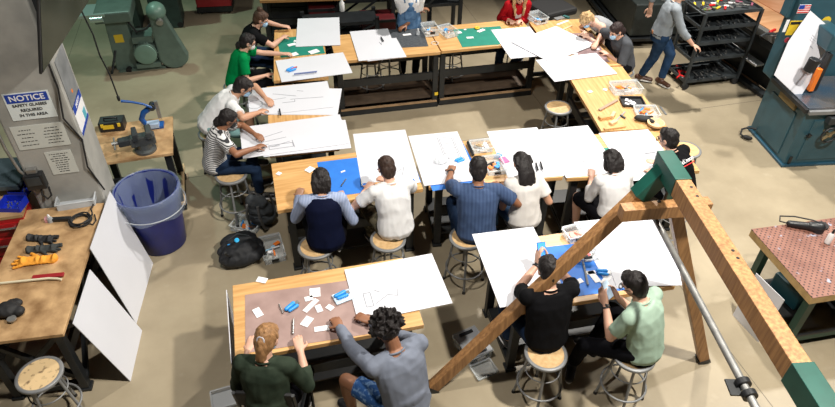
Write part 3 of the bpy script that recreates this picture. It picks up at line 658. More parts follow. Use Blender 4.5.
# ------------------------------------------------------------------ tool cart
def cart():
    fl, fr, bl = V((6.23, 7.45, 0)), V((7.13, 7.43, 0)), V((6.29, 7.95, 0))
    t = thing('tool_cart', 'black steel shelf cart loaded with clamps and tools', 'cart', (6.70, 7.70, 0), math.radians(-1))
    L, D, H = .92, .50, 1.20
    for sx in (-1, 1):
        for sy in (-1, 1):
            MB().box((sx*L/2, sy*D/2, H/2+.05), (.04, .04, H-.05)).build('post', M_dark, t)
            c = MB().cyl((sx*L/2*.95, sy*D/2-.02, .05), (sx*L/2*.95, sy*D/2+.02, .05), .05).build('caster', M_rub, t, smooth=40)
    for k, z in enumerate((.12, .48, .74, .98, 1.20)):
        m = MB().box((0, 0, z), (L, D, .012))
        for s in (-1, 1): m.box((0, s*D/2, z+.015), (L, .015, .05)).box((s*L/2, 0, z+.015), (.015, D, .05))
        m.build('shelf', M_dark, t)
    MB().tube([(-L/2, -D/2, 1.22), (-L/2-.08, -D/2, 1.24), (-L/2-.08, D/2, 1.24), (-L/2, D/2, 1.22)], .014, 8).build('push_handle', M_dark, t, smooth=60)
    cols = [M_black, M_dark, M_steel, M_blackp, M_grey]
    rng = random.Random(5)
    def clampt(x, y, z, rz, m1, lab, grp, L_=.20):
        M4 = Matrix.Translation(t.location) @ Matrix.Rotation(t.rotation_euler.z, 4, 'Z'); w_ = M4 @ V((x, y, z))
        c = thing('bar_clamp', lab, 'clamp', w_, rz, grp)
        MB().box((0, 0, .012), (L_, .016, .010)).build('bar', M_steel, c)
        MB().box((L_/2-.01, .03, .014), (.022, .085, .020)).build('jaw', m1, c)
        MB().box((-L_/4, .03, .014), (.03, .085, .022)).build('jaw', m1, c)
        MB().cyl((-L_/4-.02, .06, .014), (-L_/4-.11, .06, .014), .012).build('grip', m1, c, smooth=40)
    words = {0: 'bottom', 1: 'second', 2: 'middle', 3: 'fourth', 4: 'top'}
    for k, z in ((0, .13), (1, .49), (2, .75), (3, .99)):
        for i in range(9):
            clampt(-.36+.09*i, rng.uniform(-.14, .08), z+.004*(i % 3), rng.uniform(1.0, 2.1), rng.choice([M_black, M_blackp, M_dark, M_dark]), 'dark clamp among those on the %s shelf of the tool cart' % words[k], 'dark clamps on the %s cart shelf' % words[k], rng.uniform(.2, .3))
    clampt(-.38, -.10, .145, .6, M_redp, 'red clamp nearer the left edge on the bottom cart shelf', 'red clamps on the bottom cart shelf', .22)
    clampt(-.33, .08, .15, 1.2, M_redp, 'red clamp further back on the bottom cart shelf', 'red clamps on the bottom cart shelf', .22)
    tops = [(M_yellow, 'yellow'), (M_redp, 'red'), (M_steel, 'steel'), (mat('pink plastic', (.3, .09, .14), .5), 'pink'), (mat('lime plastic', (.16, .22, .07), .5), 'lime green'), (M_white, 'white'), (M_dark, 'dark grey'), (M_blackp, 'black')]
    for i in range(26):
        m1, cn = tops[i % 8]; x = -.42+.84*((i*7) % 26)/25; y = rng.uniform(-.2, .2)
        w_ = Matrix.Rotation(t.rotation_euler.z, 4, 'Z') @ V((x, y, 1.209)) + t.location
        c = thing('hand_tool', '%s handled small tool among the clutter on top of the cart' % cn, 'tool', w_, rng.random()*3, '%s tools on top of the cart' % cn)
        MB().box((0, 0, .012), (.10, .03, .022)).build('handle', m1, c, bevel=.005)
        MB().box((.08, 0, .010), (.08, .014, .010)).build('blade', M_steel, c)
cart()
# ------------------------------------------------------------------ plywood bed machine at top right
def cnc():
    c = V((7.37, 7.05, 0)); t = thing('router_table', 'large plywood bed machine with grey rails along the top right', 'machine', c, math.radians(2.5))
    MB().box((1.2, 1.4, .86), (2.3, 3.0, .06)).build('plywood_bed', M_cnc, t)
    MB().box((1.35, 1.4, .895), (1.5, 3.0, .012)).build('spoil_board', mat('warm board', (.66, .30, .15), .5, col2=(.78, .42, .25), vs=4), t)
    MB().box((-.0, 1.4, .83), (.10, 3.06, .10)).build('side_rail', M_alu, t, bevel=.005)
    MB().box((-.005, 1.4, .70), (.02, 3.0, .10)).build('dark_strip', M_dark, t)
    MB().box((.10, 1.4, .40), (.08, 3.0, .68)).build('side_panel', M_black, t)
    MB().box((-.06, 1.5, .40), (.16, 2.6, .03)).build('step_rail', M_white, t, bevel=.004)
    MB().box((-.05, 1.4, .035), (.12, 3.0, .05)).build('floor_rail', M_dark, t)
    p = at(775, 35, .93)
    c = thing('spring_clamp', 'red handled clamp gripping the edge of the plywood bed', 'clamp', p, .5)
    MB().tube([(-.22, .12, .0), (-.1, .1, .02), (0, .0, .02), (.12, -.05, .02)], .018, 8).build('frame', M_dark, c, smooth=60)
    MB().capsule((-.02, .07, .03), (.10, .06, .03), .024, .022).capsule((.08, -.05, .03), (.16, -.07, .03), .02, .02).build('grip', M_redp, c, smooth=60)
cnc()
# ------------------------------------------------------------------ band saw
def bandsaw():
    # base near-left corner (6.40,5.35), left edge runs to (6.54,6.22)
    a = math.atan2(.87, .14)-PI/2
    t = thing('band_saw', 'blue-grey band saw with stickers at the right edge', 'saw', (6.40, 5.35, 0), a)
    H = .84
    MB().box((.60, .46, H/2), (1.20, .88, H)).build('base_cabinet', M_teal, t, bevel=.01)
    MB().box((.60, .46, .02), (1.26, .94, .04)).build('base_flange', mat('edge blue', (.02, .075, .12), .35), t, bevel=.008)
    MB().box((-.006, .46, .40), (.012, .56, .62)).box((.55, .014, .40), (.8, .012, .6)).build('access_door', mat('blue grey enamel', (0, 0, 0)), t, bevel=.003)
    MB().box((.53, .38, H+.035), (1.10, .76, .05)).build('work_table', mat('ground steel table', (.12, .20, .30), .25, metal=.75, col2=(.30, .26, .24), vs=3), t, bevel=.004)
    MB().box((-.04, .38, H+.02), (.05, .80, .05)).build('front_rail', M_black, t)
    MB().box((.53, -.03, H+.01), (1.1, .05, .045)).build('fence_rail', M_grey, t)
    MB().box((-.03, .38, H-.05), (.03, .36, .10)).build('graduated_bar', mat('dull brass', (.20, .15, .07), .5, metal=.6), t)
    # spine
    c = MB().box((.62, .92, H+.75), (1.36, .24, 1.5)).build('spine', M_teal, t, bevel=.02)
    MB().box((.62, .92, H+1.52), (1.38, .28, .06)).build('spine_cap', M_tealhi, t, bevel=.01)
    MB().box((-.085, 1.0, H+.98), (.05, .16, .34)).build('side_box', M_teal, t, bevel=.015)
    # labels on the spine front face and the parts over the table
    M0 = Matrix.Translation((6.40, 5.35, 0)) @ Matrix.Rotation(a, 4, 'Z'); Mi = M0.inverted(); o_ = Mi @ cC
    def fp(u, v, yy):
        d = Mi.to_3x3() @ (fw*CF+cR*(u-417.5)-cU*(v-203.5)); return o_+d*((yy-o_.y)/d.y)
    y = .797
    p = fp(804, 9, y); fg = MB().box((p.x, y, p.z), (.15, .004, .11)).build('flag_sticker', M_paper, t)
    for k in range(4): MB().box((p.x, y-.003, p.z-.042+.028*k), (.15, .002, .014)).build('flag_stripe', M_redp, fg)
    MB().box((p.x-.04, y-.005, p.z+.028), (.07, .002, .05)).build('flag_canton', M_navy, fg)
    p = fp(794, 28, y); yl = MB().box((p.x, y, p.z), (.16, .004, .19)).build('warning_label', M_yellow, t)
    MB().box((p.x, y-.003, p.z+.065), (.14, .002, .035)).build('warning_heading', M_ink, yl)
    p = fp(784.5, 26, y); MB().box((p.x+.02, y, p.z), (.04, .004, .16)).build('white_logo', M_paper, t)
    p = fp(787, 40, y); MB().cyl((p.x, y, p.z), (p.x, y-.004, p.z), .035).build('red_stop_sticker', mat('dull red print', (.35, .03, .05), .6), t)
    p = fp(826, 21, y); MB().cyl((p.x, y, p.z), (p.x, y-.004, p.z), .06).build('round_badge', M_yellow, t)
    p, q = fp(808, 94, .36), fp(829, 66, .36)
    MB().bar(V((p.x, .36, H+.09)), V((p.x, .36, H+.40)), .06, .06, up=(0, 1, 0)).build('blade_guard', M_orange, t, bevel=.006)
    MB().box((p.x+.06, .38, H+.34), (.04, .08, .50)).build('guide_post', M_blackp, t)
    MB().box((p.x+.10, .60, H+.72), (.20, .45, .22)).build('upper_arm', M_teal, t, bevel=.02)
    p = fp(811, 65, .18); MB().cyl((p.x, .18, p.z-.08), (p.x+.02, .18, p.z+.08), .066).build('work_lamp', M_blackp, t, smooth=40, bevel=.006)
    MB().tube([(p.x, .18, p.z+.02), (p.x+.14, .22, p.z+.0), (p.x+.30, .40, p.z+.05)], .010, 8).build('lamp_arm', M_blackp, t, smooth=60)
    # tilt wheel below the table
    m = MB().ring((.34, -.10, .55), .10, .014, axis=(0, 1, 0)).build('hand_wheel', M_black, t, smooth=60)
    MB().cyl((.34, .02, .55), (.34, -.12, .55), .02).bar((.26, -.10, .49), (.55, -.08, .72), .03, .02).build('wheel_crank', mat('brass', (.35, .27, .15), .4, metal=.7), t)
    MB().box((.42, -.04, .74), (.30, .10, .10)).box((.52, -.05, .62), (.12, .10, .14)).build('trunnion', M_dark, t, bevel=.01)
    MB().box((.14, -.02, .50), (.03, .03, .05)).box((.14, -.02, .50), (.08, .015, .015)).box((.05, -.01, .12), (.03, .02, .10)).build('door_latch', M_black, t)
    MB().tube([(-.01, .75, .10), (-.10, .80, .10), (-.20, .78, .09), (-.24, .72, .05), (-.20, .66, .03)], .014, 8).build('power_lead', M_rub, t, smooth=60)
    MB().capsule((-.20, .66, .04), (-.14, .62, .04), .03, .025).build('plug', M_rub, t, smooth=60)
    M4 = Matrix.Translation((6.40, 5.35, 0)) @ Matrix.Rotation(a, 4, 'Z')
    # white boards standing on the table, leaning on the spine
    zb = H+.062
    def tri(u, v, yy):  # point of the board's leaning plane through local y
        p0 = M4.inverted() @ cC; d = (M4.inverted().to_3x3()) @ (fw*CF+cR*(u-417.5)-cU*(v-203.5))
        # plane: from table line y=.34,z=zb to y=.78,z=zb+.95
        n = V((0, .95, -.44)).normalized(); q = V((0, .34, zb)); s = (q-p0).dot(n)/d.dot(n); return p0+d*s
    A, B, C, D = tri(774, 75, 0), tri(799, 98.5, 0), tri(835+4, 36, 0), tri(810, 10.5, 0)
    E1, F1 = tri(790, 43, 0), tri(788, 42, 0)
    print('saw board', [tuple(round(q, 2) for q in p) for p in (A, B, C, D)])
    t2 = thing('foam_board', 'white board leaning upright against the band saw spine', 'board', (6.40, 5.35, 0), a)
    n = (B-A).cross(D-A).normalized()
    MB().prism([A, B, C, D, F1], n*.006).build('sheet', M_board, t2)
    m = MB(); c0 = tri(812, 42, 0)+n*.007; ex = (B-A).normalized(); ey = (D-A).normalized()
    for k in range(3): m.bar(c0-ex*.05+ey*.03*k, c0+ex*.03+ey*.03*k, .006, .002)
    m.bar(c0-ex*.0-ey*.05, c0+ex*.05-ey*.05, .02, .002); m.build('pencil_note', M_pencil, t2)
bandsaw()
# ------------------------------------------------------------------ perforated steel table
def perf_mat():
    m = bpy.data.materials.new('perforated copper coloured plate'); m.use_nodes = True; nt = m.node_tree; L = nt.links.new; p = nt.nodes['Principled BSDF']
    tc = nd(nt, 'ShaderNodeTexCoord'); sp = nd(nt, 'ShaderNodeSeparateXYZ'); L(tc.outputs['Object'], sp.inputs[0])
    S = .054
    def cell(off):
        xs = []
        for ax in (0, 1):
            a = nd(nt, 'ShaderNodeMath', operation='ADD'); a.inputs[1].default_value = 100*S+off; L(sp.outputs[ax], a.inputs[0])
            b = nd(nt, 'ShaderNodeMath', operation='MODULO'); b.inputs[1].default_value = S; L(a.outputs[0], b.inputs[0])
            c = nd(nt, 'ShaderNodeMath', operation='SUBTRACT'); c.inputs[1].default_value = S/2; L(b.outputs[0], c.inputs[0])
            d = nd(nt, 'ShaderNodeMath', operation='POWER'); d.inputs[1].default_value = 2; 
            ab = nd(nt, 'ShaderNodeMath', operation='ABSOLUTE'); L(c.outputs[0], ab.inputs[0]); L(ab.outputs[0], d.inputs[0]); xs.append(d)
        s = nd(nt, 'ShaderNodeMath', operation='ADD'); L(xs[0].outputs[0], s.inputs[0]); L(xs[1].outputs[0], s.inputs[1])
        g = nd(nt, 'ShaderNodeMath', operation='LESS_THAN'); g.inputs[1].default_value = .0085**2; L(s.outputs[0], g.inputs[0]); return g
    g1, g2 = cell(0), cell(S/2)
    mx = nd(nt, 'ShaderNodeMath', operation='MAXIMUM'); L(g1.outputs[0], mx.inputs[0]); L(g2.outputs[0], mx.inputs[1])
    n = nd(nt, 'ShaderNodeTexNoise'); n.inputs['Scale'].default_value = 5; n.inputs['Detail'].default_value = 6; L(tc.outputs['Object'], n.inputs[0])
    r = nd(nt, 'ShaderNodeValToRGB'); r.color_ramp.elements[0].position = .3; r.color_ramp.elements[0].color = (.16, .062, .042, 1); r.color_ramp.elements[1].position = .68; r.color_ramp.elements[1].color = (.27, .125, .09, 1); L(n.outputs[0], r.inputs[0])
    n2 = nd(nt, 'ShaderNodeTexNoise'); n2.inputs['Scale'].default_value = 9; L(tc.outputs['Object'], n2.inputs[0])
    r2 = nd(nt, 'ShaderNodeValToRGB'); r2.color_ramp.elements[0].position = .66; r2.color_ramp.elements[1].position = .72; L(n2.outputs[0], r2.inputs[0])
    m0 = nd(nt, 'ShaderNodeMixRGB'); L(r2.outputs[0], m0.inputs[0]); L(r.outputs[0], m0.inputs[1]); m0.inputs[2].default_value = (.30, .33, .42, 1)
    mi = nd(nt, 'ShaderNodeMixRGB'); L(mx.outputs[0], mi.inputs[0]); L(m0.outputs[0], mi.inputs[1]); mi.inputs[2].default_value = (.04, .015, .012, 1)
    L(mi.outputs[0], p.inputs['Base Color']); p.inputs['Roughness'].default_value = .55
    return m
def perf_table():
    # corner at (4.34,3.63) back-left and (4.27,2.74) front-left
    t = thing('perforated_table', 'table with perforated copper-coloured top at the right edge', 'table', (4.30, 3.185, 0), math.radians(-3))
    MB().box((.80, 0, .805), (1.60, .90, .08)).build('wooden_frame', mat('plywood edge', (.42, .27, .11), .55, col2=(.58, .40, .18), vs=12), t, bevel=.004)
    MB().box((.80, 0, .847), (1.60, .90, .006)).build('perforated_top', perf_mat(), t)
    for x, y in ((.16, -.33), (.16, .33), (1.45, -.33), (1.45, .33)):
        MB().box((x, y, .38), (.07, .07, .76)).build('leg', mat('green frame', (.02, .07, .05), .45), t)
    MB().box((.8, -.33, .12), (1.3, .06, .06)).box((.8, .33, .12), (1.3, .06, .06)).build('rail', mat('green frame', (0, 0, 0)), t)
    MB().box((.8, 0, .16), (1.35, .72, .02)).build('shelf_or_shade_sheet', M_black, t)
    M4 = Matrix.Translation(t.location) @ Matrix.Rotation(t.rotation_euler.z, 4, 'Z')
    for i, (x, y, w_, d_, h_, m, lab) in enumerate(((.55, .12, .42, .34, .22, mat('dark teal case', (.008, .06, .08), .45), 'teal power tool case on the shelf under the perforated table'), (1.05, -.1, .42, .40, .18, mat('darker case', (.01, .045, .06), .5), 'dark case further right under the perforated table'))):
        c = thing('tool_case', lab, 'case', M4 @ V((x, y, .171)), .1, None)
        MB().box((0, 0, h_/2), (w_, d_, h_)).build('case_body', m, c, bevel=.02)
        MB().tube([(-.08, -d_/2, h_*.6), (-.08, -d_/2-.04, h_*.6), (.08, -d_/2-.04, h_*.6), (.08, -d_/2, h_*.6)], .012, 8).build('handle', M_blackp, c, smooth=50)
    p = at(806, 229, .85)
    c = thing('palm_sander', 'black corded power tool lying on the perforated table', 'power tool', (p.x, p.y, .851), -.5)
    MB().capsule((-.16, .0, .035), (.03, .0, .04), .030, .036).capsule((.03, 0, .045), (.11, .0, .045), .045, .05).cyl((.10, .0, .0), (.10, .0, .03), .055).build('tool_body', M_blackp, c, smooth=60)
    MB().cyl((.16, .08, .0), (.16, .08, .02), .055).build('sanding_pad', M_rub, c, smooth=40)
    MB().tube([(-.17, 0, .03), (-.24, .03, .02), (-.22, .12, .015), (-.08, .15, .015), (.08, .13, .02), (.16, .08, .03)], .007, 8).build('cord', M_rub, c, smooth=60)
    p = at(827, 243, .85)
    c = thing('squeeze_bottle', 'clear squeeze bottle with black cap on the perforated table', 'bottle', (p.x, p.y, .851), 0)
    MB().lathe((0, 0, 0), [(.02, 0), (.027, .005), (.027, .10), (.012, .125)], 20).build('bottle_body', M_white, c, smooth=40)
    MB().lathe((0, 0, .125), [(.012, 0), (.012, .02), (.004, .05)], 12).build('cap', M_blackp, c, smooth=40)
perf_table()
p, q = at(750, 262, .45), at(770, 293, .1)
tag(MB().prism([(0, 0, 0), (.03, -.36, 0), (.06, -.36, .60), (.03, 0, .60)], (.006, 0, 0)).build('foam_board', M_board, loc=(4.20, 3.30, .001)), 'white board leaning beside the perforated table behind the lumber beam', 'board')
# ------------------------------------------------------------------ lumber gantry in the foreground
def gantry():
    Z = 2.34
    A = at(667, 154, Z); E = at(809, 373, Z); FL_, FR_ = at(431, 389, 0), at(703, 360, 0)
    D = (E-A).normalized(); Wb, Hb = .105, .135
    t = thing('lumber_gantry', 'large A-frame gantry of stained lumber with green steel brackets', 'gantry', (A.x, A.y, 0))
    o = V((A.x, A.y, 0)); a, e = A-o, E-o
    z = V((0, 0, Hb/2))
    MB().bar(a+D*.0-z, e+D*.05-z, Wb, Hb).build('ridge_beam', M_redwood, t, bevel=.005)
    for s in (.30, .62, .66, .24): MB().cyl(a+D*s*1.6+V((.02, 0, -.002)), a+D*s*1.6+V((.02, 0, .002)), .010).build('bolt', M_black, t)
    lw = .092
    sd = D.cross(V((0, 0, 1))).normalized()
    for F in (FL_, FR_):
        f = F-o; top = a+D*.06-z*1.3; d = (f-top).normalized()
        f2 = f-d*.03
        MB().bar(f2+V((0, 0, .012)), top+(f-top)*.03, lw, lw, up=D).build('leg', M_redwood, t, bevel=.004)
        MB().bar(top+(f-top)*.10, top-d*.02, lw+.02, lw+.02, up=D).build('leg_bracket', M_bracket, t, bevel=.004)
        MB().bar(f-d*.05, f-d*.0+V((0, 0, .004)), lw+.012, lw+.012, up=D).build('foot_cap', M_black, t)
    # brackets around the ridge
    MB().bar(a-D*.04-z, a+D*.30-z, Wb+.012, Hb+.012).build('ridge_bracket', M_bracket, t, bevel=.004)
    MB().bar(e-D*.06-z, e+D*.45-z, Wb+.014, Hb+.014).build('ridge_bracket', M_bracket, t, bevel=.004)
    for base in (a+D*.20, e+D*.0, e+D*.10, a+D*.10):
        for zz in (-.04, -.10): MB().cyl(base+sd*(-Wb/2-.005)+V((0, 0, zz)), base+sd*(-Wb/2-.018)+V((0, 0, zz)), .011).build('bolt', M_steel, t)
    # cross tie between the legs
    fL, fR = FL_-o, FR_-o; top = a+D*.06-z*1.3
    k = .13; p1, p2 = top.lerp(fL, k)+D*.09, top.lerp(fR, k)+D*.09
    dd = (p2-p1).normalized()
    MB().bar(p1-dd*.10, p2+dd*.24, .09, .11, up=(0, 0, 1)).build('cross_tie', M_redwood, t, bevel=.004)
    MB().bar(p1-dd*.0+V((.18, -.0, .056)), p1+V((.20, 0, .064)), .02, .01).build('tie_bolt', M_black, t)
    # other end: legs below the frame edge
    for F in (FL_, FR_):
        f = F-o+(e-a)*1.18; f.z = 0; tp = e+D*.30-z*1.3; d = (f-tp).normalized()
        MB().bar(f-d*.03+V((0, 0, .012)), tp, lw, lw, up=D).build('leg', M_redwood, t)
    # steel pipe slung under the ridge
    Zp = 1.75
    P0, P1 = at(628, 158, Zp), at(765, 425, Zp)
    P0 = at(655, 218, Zp)
    tt = thing('steel_pipe', 'long grey steel pipe slung beside the ridge beam with shaft collars', 'pipe', P0)
    v = P1-P0
    MB().cyl((0, 0, 0), v, .024).build('pipe_body', M_steel, tt, smooth=40)
    cpos = at(744, 385, Zp)-P0; dv = v.normalized()
    for s in (-.03, .05):
        MB().cyl(cpos+dv*(s), cpos+dv*(s+.035), .045).build('shaft_collar', M_blackp, tt, smooth=40)
    MB().bar(cpos+V((-.02, 0, -.02)), cpos+V((-.09, .02, -.02)), .11, .012).build('clamp_plate', M_black, tt)
    Pe = e+o-V((0, 0, Hb)); q = P0+v*.02
    MB().bar(V((0, 0, 0))+dv*.03, (a+o+D*.16-V((0, 0, Hb)))-P0, .02, .02).build('hanger_strap', M_black, tt)
gantry()
# ------------------------------------------------------------------ kit boxes
def kit(label, u, v, z, rz, L=.24, Wd=.17, h=.07, seed=1, lid=True, cols=None):
    p = at(u, v, z); t = thing('kit_box', label, 'box', (p.x, p.y, z+.002), rz, 'clear plastic kit boxes')
    tray_parts(t, L, Wd, h, M_clear, 'box_body')
    rng = random.Random(seed); cols = cols or [M_sky, M_orange, M_paper, M_dark, M_steel, M_foam]
    for i in range(7):
        x, y = rng.uniform(-.36, .36)*L, rng.uniform(-.33, .33)*Wd; m = cols[i % len(cols)]
        if i % 2: 
            R = Matrix.Rotation(rng.random()*3, 3, 'Z'); d = R@V((.04, 0, 0)); MB().capsule(V((x*.7, y*.6, .022+.004*i))-d, V((x*.7, y*.6, .022+.004*i))+d, .010, .009, 10).build('marker', m, t, smooth=60)
        else: MB().box((x*.8, y*.75, .014+.006*i), (rng.uniform(.04, .09), rng.uniform(.03, .05), .014), rng.random()*3).build('packet', m, t, bevel=.003)
    if lid:
        MB().box((0, Wd/2+.012, h*.9), (L+.01, .012, h*.5)).build('latch_strip', M_clearlid, t)
    MB().box((0, -Wd/2-.008, h*.55), (L*.35, .012, h*.35)).build('latch', M_blackp if seed % 2 else M_white, t)
    return t
kit('clear kit box stacked with markers beside the black mat', 430, 33, TZ, .02, .20, .24, .10, 1)
kit('clear kit box with open contents left of the green mat', 448, 34, TZ, .25, .19, .26, .08, 2)
kit('clear kit box beside the red sweater', 537.5, 21, TZ, .2, .20, .26, .09, 3)
kit('clear kit box with white packets at the back of the middle row', 481, 149, TZ, -.05, .22, .16, .06, 4, cols=[M_paper, M_wood, M_paper, M_steel])
kit('kit box with orange tape between navy polo man and long-haired woman', 494, 168, TZ, -.05, .19, .26, .06, 5, cols=[M_orange, M_dark, M_sky, M_blackp])
kit('clear lidded kit box on the right bench nearest the back', 625, 91, TZ, -.1, .36, .20, .08, 6, cols=[M_orange, M_steel, M_orange, M_dark])
kit('kit box with blue and orange packets on the right bench', 646, 114, TZ, -.25, .26, .20, .05, 7, cols=[M_orange, M_sky, M_orange, M_orange])
kit('clear kit box on the blue mat near the phone users', 586, 258, TZ, -.1, .20, .10, .05, 8, cols=[M_paper, M_dark, M_redp, M_steel])
kit('clear kit box with pink contents at the back of the front right bench', 574, 237, TZ, .1, .18, .14, .07, 9, cols=[mat('salmon packet', (.8, .35, .28), .5)]*3)
kit('kit box with blue packet on the floor by the grey backpack', 247, 228, 0, -.55, .30, .20, .08, 10, cols=[M_sky, M_orange, M_paper])
kit('kit box with orange contents on the floor by the left bench leg', 273, 252, 0, .1, .22, .36, .08, 11, cols=[M_paper, M_orange, M_foam])
t = kit('grey lidded kit box on the floor behind the long lumber leg', 472, 350, 0, .25, .24, .30, .10, 12, cols=[M_paper, M_grey, M_white, M_dark])
MB().box((0, 0, .105), (.25, .31, .008)).build('lid', mat('milky lid', (.45, .47, .50), .4, alpha=.75), t)
for q in (-1, 1): MB().box((0, q*.12, .115), (.14, .03, .02)).build('handle', M_blackp, t)
t = kit('empty clear box lid on the floor below the long lumber leg', 484, 371, 0, .2, .20, .15, .03, 13)
for c in list(t.children):
    if c.name.split('.')[0] in ('marker', 'packet', 'latch'): bpy.data.objects.remove(c)
t['label'] = 'empty clear plastic tray on the floor below the long lumber leg'
p = at(226, 400, 0); t = thing('kit_box', 'clear box with papers on the floor at the bottom edge left of ponytail woman', 'box', (p.x, p.y, .002), .1, 'clear plastic kit boxes'); tray_parts(t, .22, .18, .05, M_clearlid, 'box_body')
# black tray with parts on right bench
p = at(632, 103, TZ); t = thing('parts_tray', 'black tray holding white parts between the two kit boxes on right bench', 'tray', (p.x, p.y, TZ+.002), -.25)
tray_parts(t, .26, .20, .03, M_blackp)
for k in range(5): MB().box((random.uniform(-.09, .09), random.uniform(-.06, .06), .012), (.05, .035, .01), random.random()*3).build('white_part', M_paper, t)
def stick(label, u, v, u2, v2, wd, h, m=M_wood, z=TZ, name='wood_strip', cat='wood'):
    p, q = at(u, v, z), at(u2, v2, z); o = V((p.x, p.y, z+.002))
    tag(MB().bar((0, 0, h/2), q-p+V((0, 0, h/2)), wd, h).build(name, m, loc=o, bevel=min(wd, h)*.15), label, cat)
stick('long pale wood strip lying diagonally on the right bench', 599, 111, 617, 101, .035, .02, mat('weathered strip', (.35, .24, .17), .6))
stick('thick wood block at the left edge of the right bench', 599, 119.5, 610, 117.5, .06, .035, M_orangef if 0 else M_maple)
stick('short wood block near the thick block on the right bench', 610, 125, 616, 122, .05, .03)
stick('small upright wood offcut on the right bench', 611, 119, 614, 114, .04, .04)
stick('wood strip along the near end of the right bench', 604, 130, 625, 127, .035, .02, M_maple)
stick('steel rule among the offcuts on the right bench', 614, 123, 625, 112, .02, .006, M_steel, name='steel_rule', cat='ruler')
stick('dark marker among the offcuts on the right bench', 620, 116, 625, 119, .02, .02, M_dark, name='marker', cat='marker')
stick('wood strip beyond the mauve mat near the slanting board', 563, 30, 572, 26, .03, .012)
stick('white strip beyond the mauve mat near the slanting board', 557, 25, 568, 21, .03, .006, M_paper, name='paper_strip', cat='paper')
stick('dark tool on the far right corner of the back benches', 563, 17, 569, 19, .05, .03, mat('teal dark', (.02, .1, .1)), name='tape_dispenser', cat='tool')
stick('pale block on the far right corner of the back benches', 555, 20, 563, 18, .08, .02, M_grey, name='notebook', cat='notebook')
stick('small grey strip on the floor beside the right bench', 660, 107, 666, 115, .03, .01, M_grey, z=0, name='metal_strip', cat='strip')
p = at(642, 121, TZ); t = thing('tape_gun', 'black gloves-like tool bundle beside the wooden bowl on right bench', 'tool', (p.x, p.y, TZ), -.5); organic('tool_body', MB().ell((0, 0, .035), (.10, .045, .035)).capsule((.02, 0, .03), (.12, -.03, .03), .03, .02), .008, M_rub, t, 2, fold=.006, fs=18)
p = at(655, 126, TZ); t = thing('wooden_bowl', 'shallow tan bowl by the head of the black T-shirt man', 'bowl', (p.x, p.y, TZ+.002)); MB().lathe((0, 0, 0), [(.04, 0), (.09, .02), (.10, .05), (.09, .05), (.05, .015)], 28).build('bowl_body', M_wood, t, smooth=40)
# paper pieces and small things
def paper(label, u, v, w_, h_, rz, z=TZ, lv=0, m=M_paper, grp='loose white paper pieces', name='paper_piece', cat='paper'):
    p = at(u, v, z); tag(MB().box((0, 0, .001), (w_, h_, .002)).build(name, m, loc=(p.x, p.y, z+.006+lv*.003), rz=rz), label, cat, grp)
for a in (('white card at the back edge of the front left bench', 262, 280.5, .09, .06, -.5), ('white card left of the ponytail woman\'s head', 258, 313, .06, .10, .35), ('topmost of the white cards stacked on the pinkish mat', 315, 293, .09, .10, -.1), ('left tab of the white cards stacked on the pinkish mat', 309, 299, .07, .05, .1), ('long white strip across the stack on the pinkish mat', 311, 306, .16, .045, .75), ('white card right of the long strip on the pinkish mat', 319, 309, .05, .08, .2), ('white card nearest the two hands on the pinkish mat', 307, 322, .07, .10, -.7), ('white card at the near edge of the pinkish mat', 322, 329, .12, .05, -.05), ('white card at the curly-haired man\'s left hand', 330, 308, .05, .06, .7)):
    paper(*a, grp='white card pieces on the front left bench')
for a in (('small white card at left end of navy vest bench', 279, 174, .05, .05, .8), ('white card behind the head of the navy vest person', 310, 170, .09, .08, .7), ('white card right of the blue mat at plain white tee', 417, 180.5, .05, .09, 0), ('scrap of white paper on the blue mat of the navy vest person', 343, 172, .05, .02, .4), ('small white dot of paper on far part of right bench', 590, 92, .06, .05, .3), ('white scrap beside the kit box on right bench', 605, 90, .05, .05, .9)): paper(*a, grp='white cards on the middle benches')
for a in (('white card on black mat by denim apron', 407, 35, .12, .05, .0), ('white scraps on green mat near its left edge', 459, 33, .08, .06, .2), ('white scrap at the front of the green mat', 470, 38, .10, .05, -.1), ('white crumpled strip beside the yellow tape', 481, 31, .13, .06, .5), ('small white scrap at back of green mat', 465, 30, .04, .03, .4), ('white cut-out before the bun-haired woman', 292, 45, .12, .07, .3), ('white scrap next to cut-out before the bun-haired woman', 297, 41.5, .09, .05, -.3), ('white cut-out at the hand of the green shirt', 293, 55, .14, .09, .4), ('white scrap between the two left back boards', 314, 52, .14, .10, .4), ('white scraps on mauve mat near the wrists', 577, 51, .12, .06, .3), ('white scrap on mauve mat in the middle', 583, 48, .08, .07, .9), ('white scrap held on the mauve mat', 597, 49.5, .06, .05, .2), ('white scrap at the near left of mauve mat', 574, 54, .10, .05, -.4)): paper(*a, grp='white paper pieces on the back benches')
for a in (('white card on left of the front right blue mat', 578, 282, .09, .05, .2), ('white strip in the middle of the blue mat by the phone', 594, 277, .06, .14, .1), ('slanting white slip at right of the blue mat', 606, 280, .13, .05, .6), ('white bent strip at the centre of the blue mat', 590, 273, .10, .04, -.1), ('small white box at right edge of the blue mat', 600, 260.5, .08, .04, .4)): paper(*a, grp='white paper pieces on the front right blue mat')
def clampb(label, u, v, rz, z=TZ, s=1, lv=2):
    p = at(u, v, z); t = thing('blue_clamp', label, 'clamp', (p.x, p.y, z+.004*lv), rz, 'small bright blue clamps and cutters')
    MB().capsule((-.04*s, 0, .012), (.03*s, .012*s, .012), .016*s, .018*s).build('body', M_sky, t, smooth=60)
    MB().capsule((-.03*s, -.03*s, .012), (.04*s, -.025*s, .012), .012*s, .014*s).build('handle', M_sky, t, smooth=60)
    MB().box((.055*s, -.0, .012), (.03*s, .03*s, .01)).build('blade', M_steel, t)
clampb('blue clamp on the pinkish mat near the ponytail woman', 291, 308, .5, s=1.1)
clampb('blue clamp on the board before the navy polo man', 459, 161, .2, s=1.0)
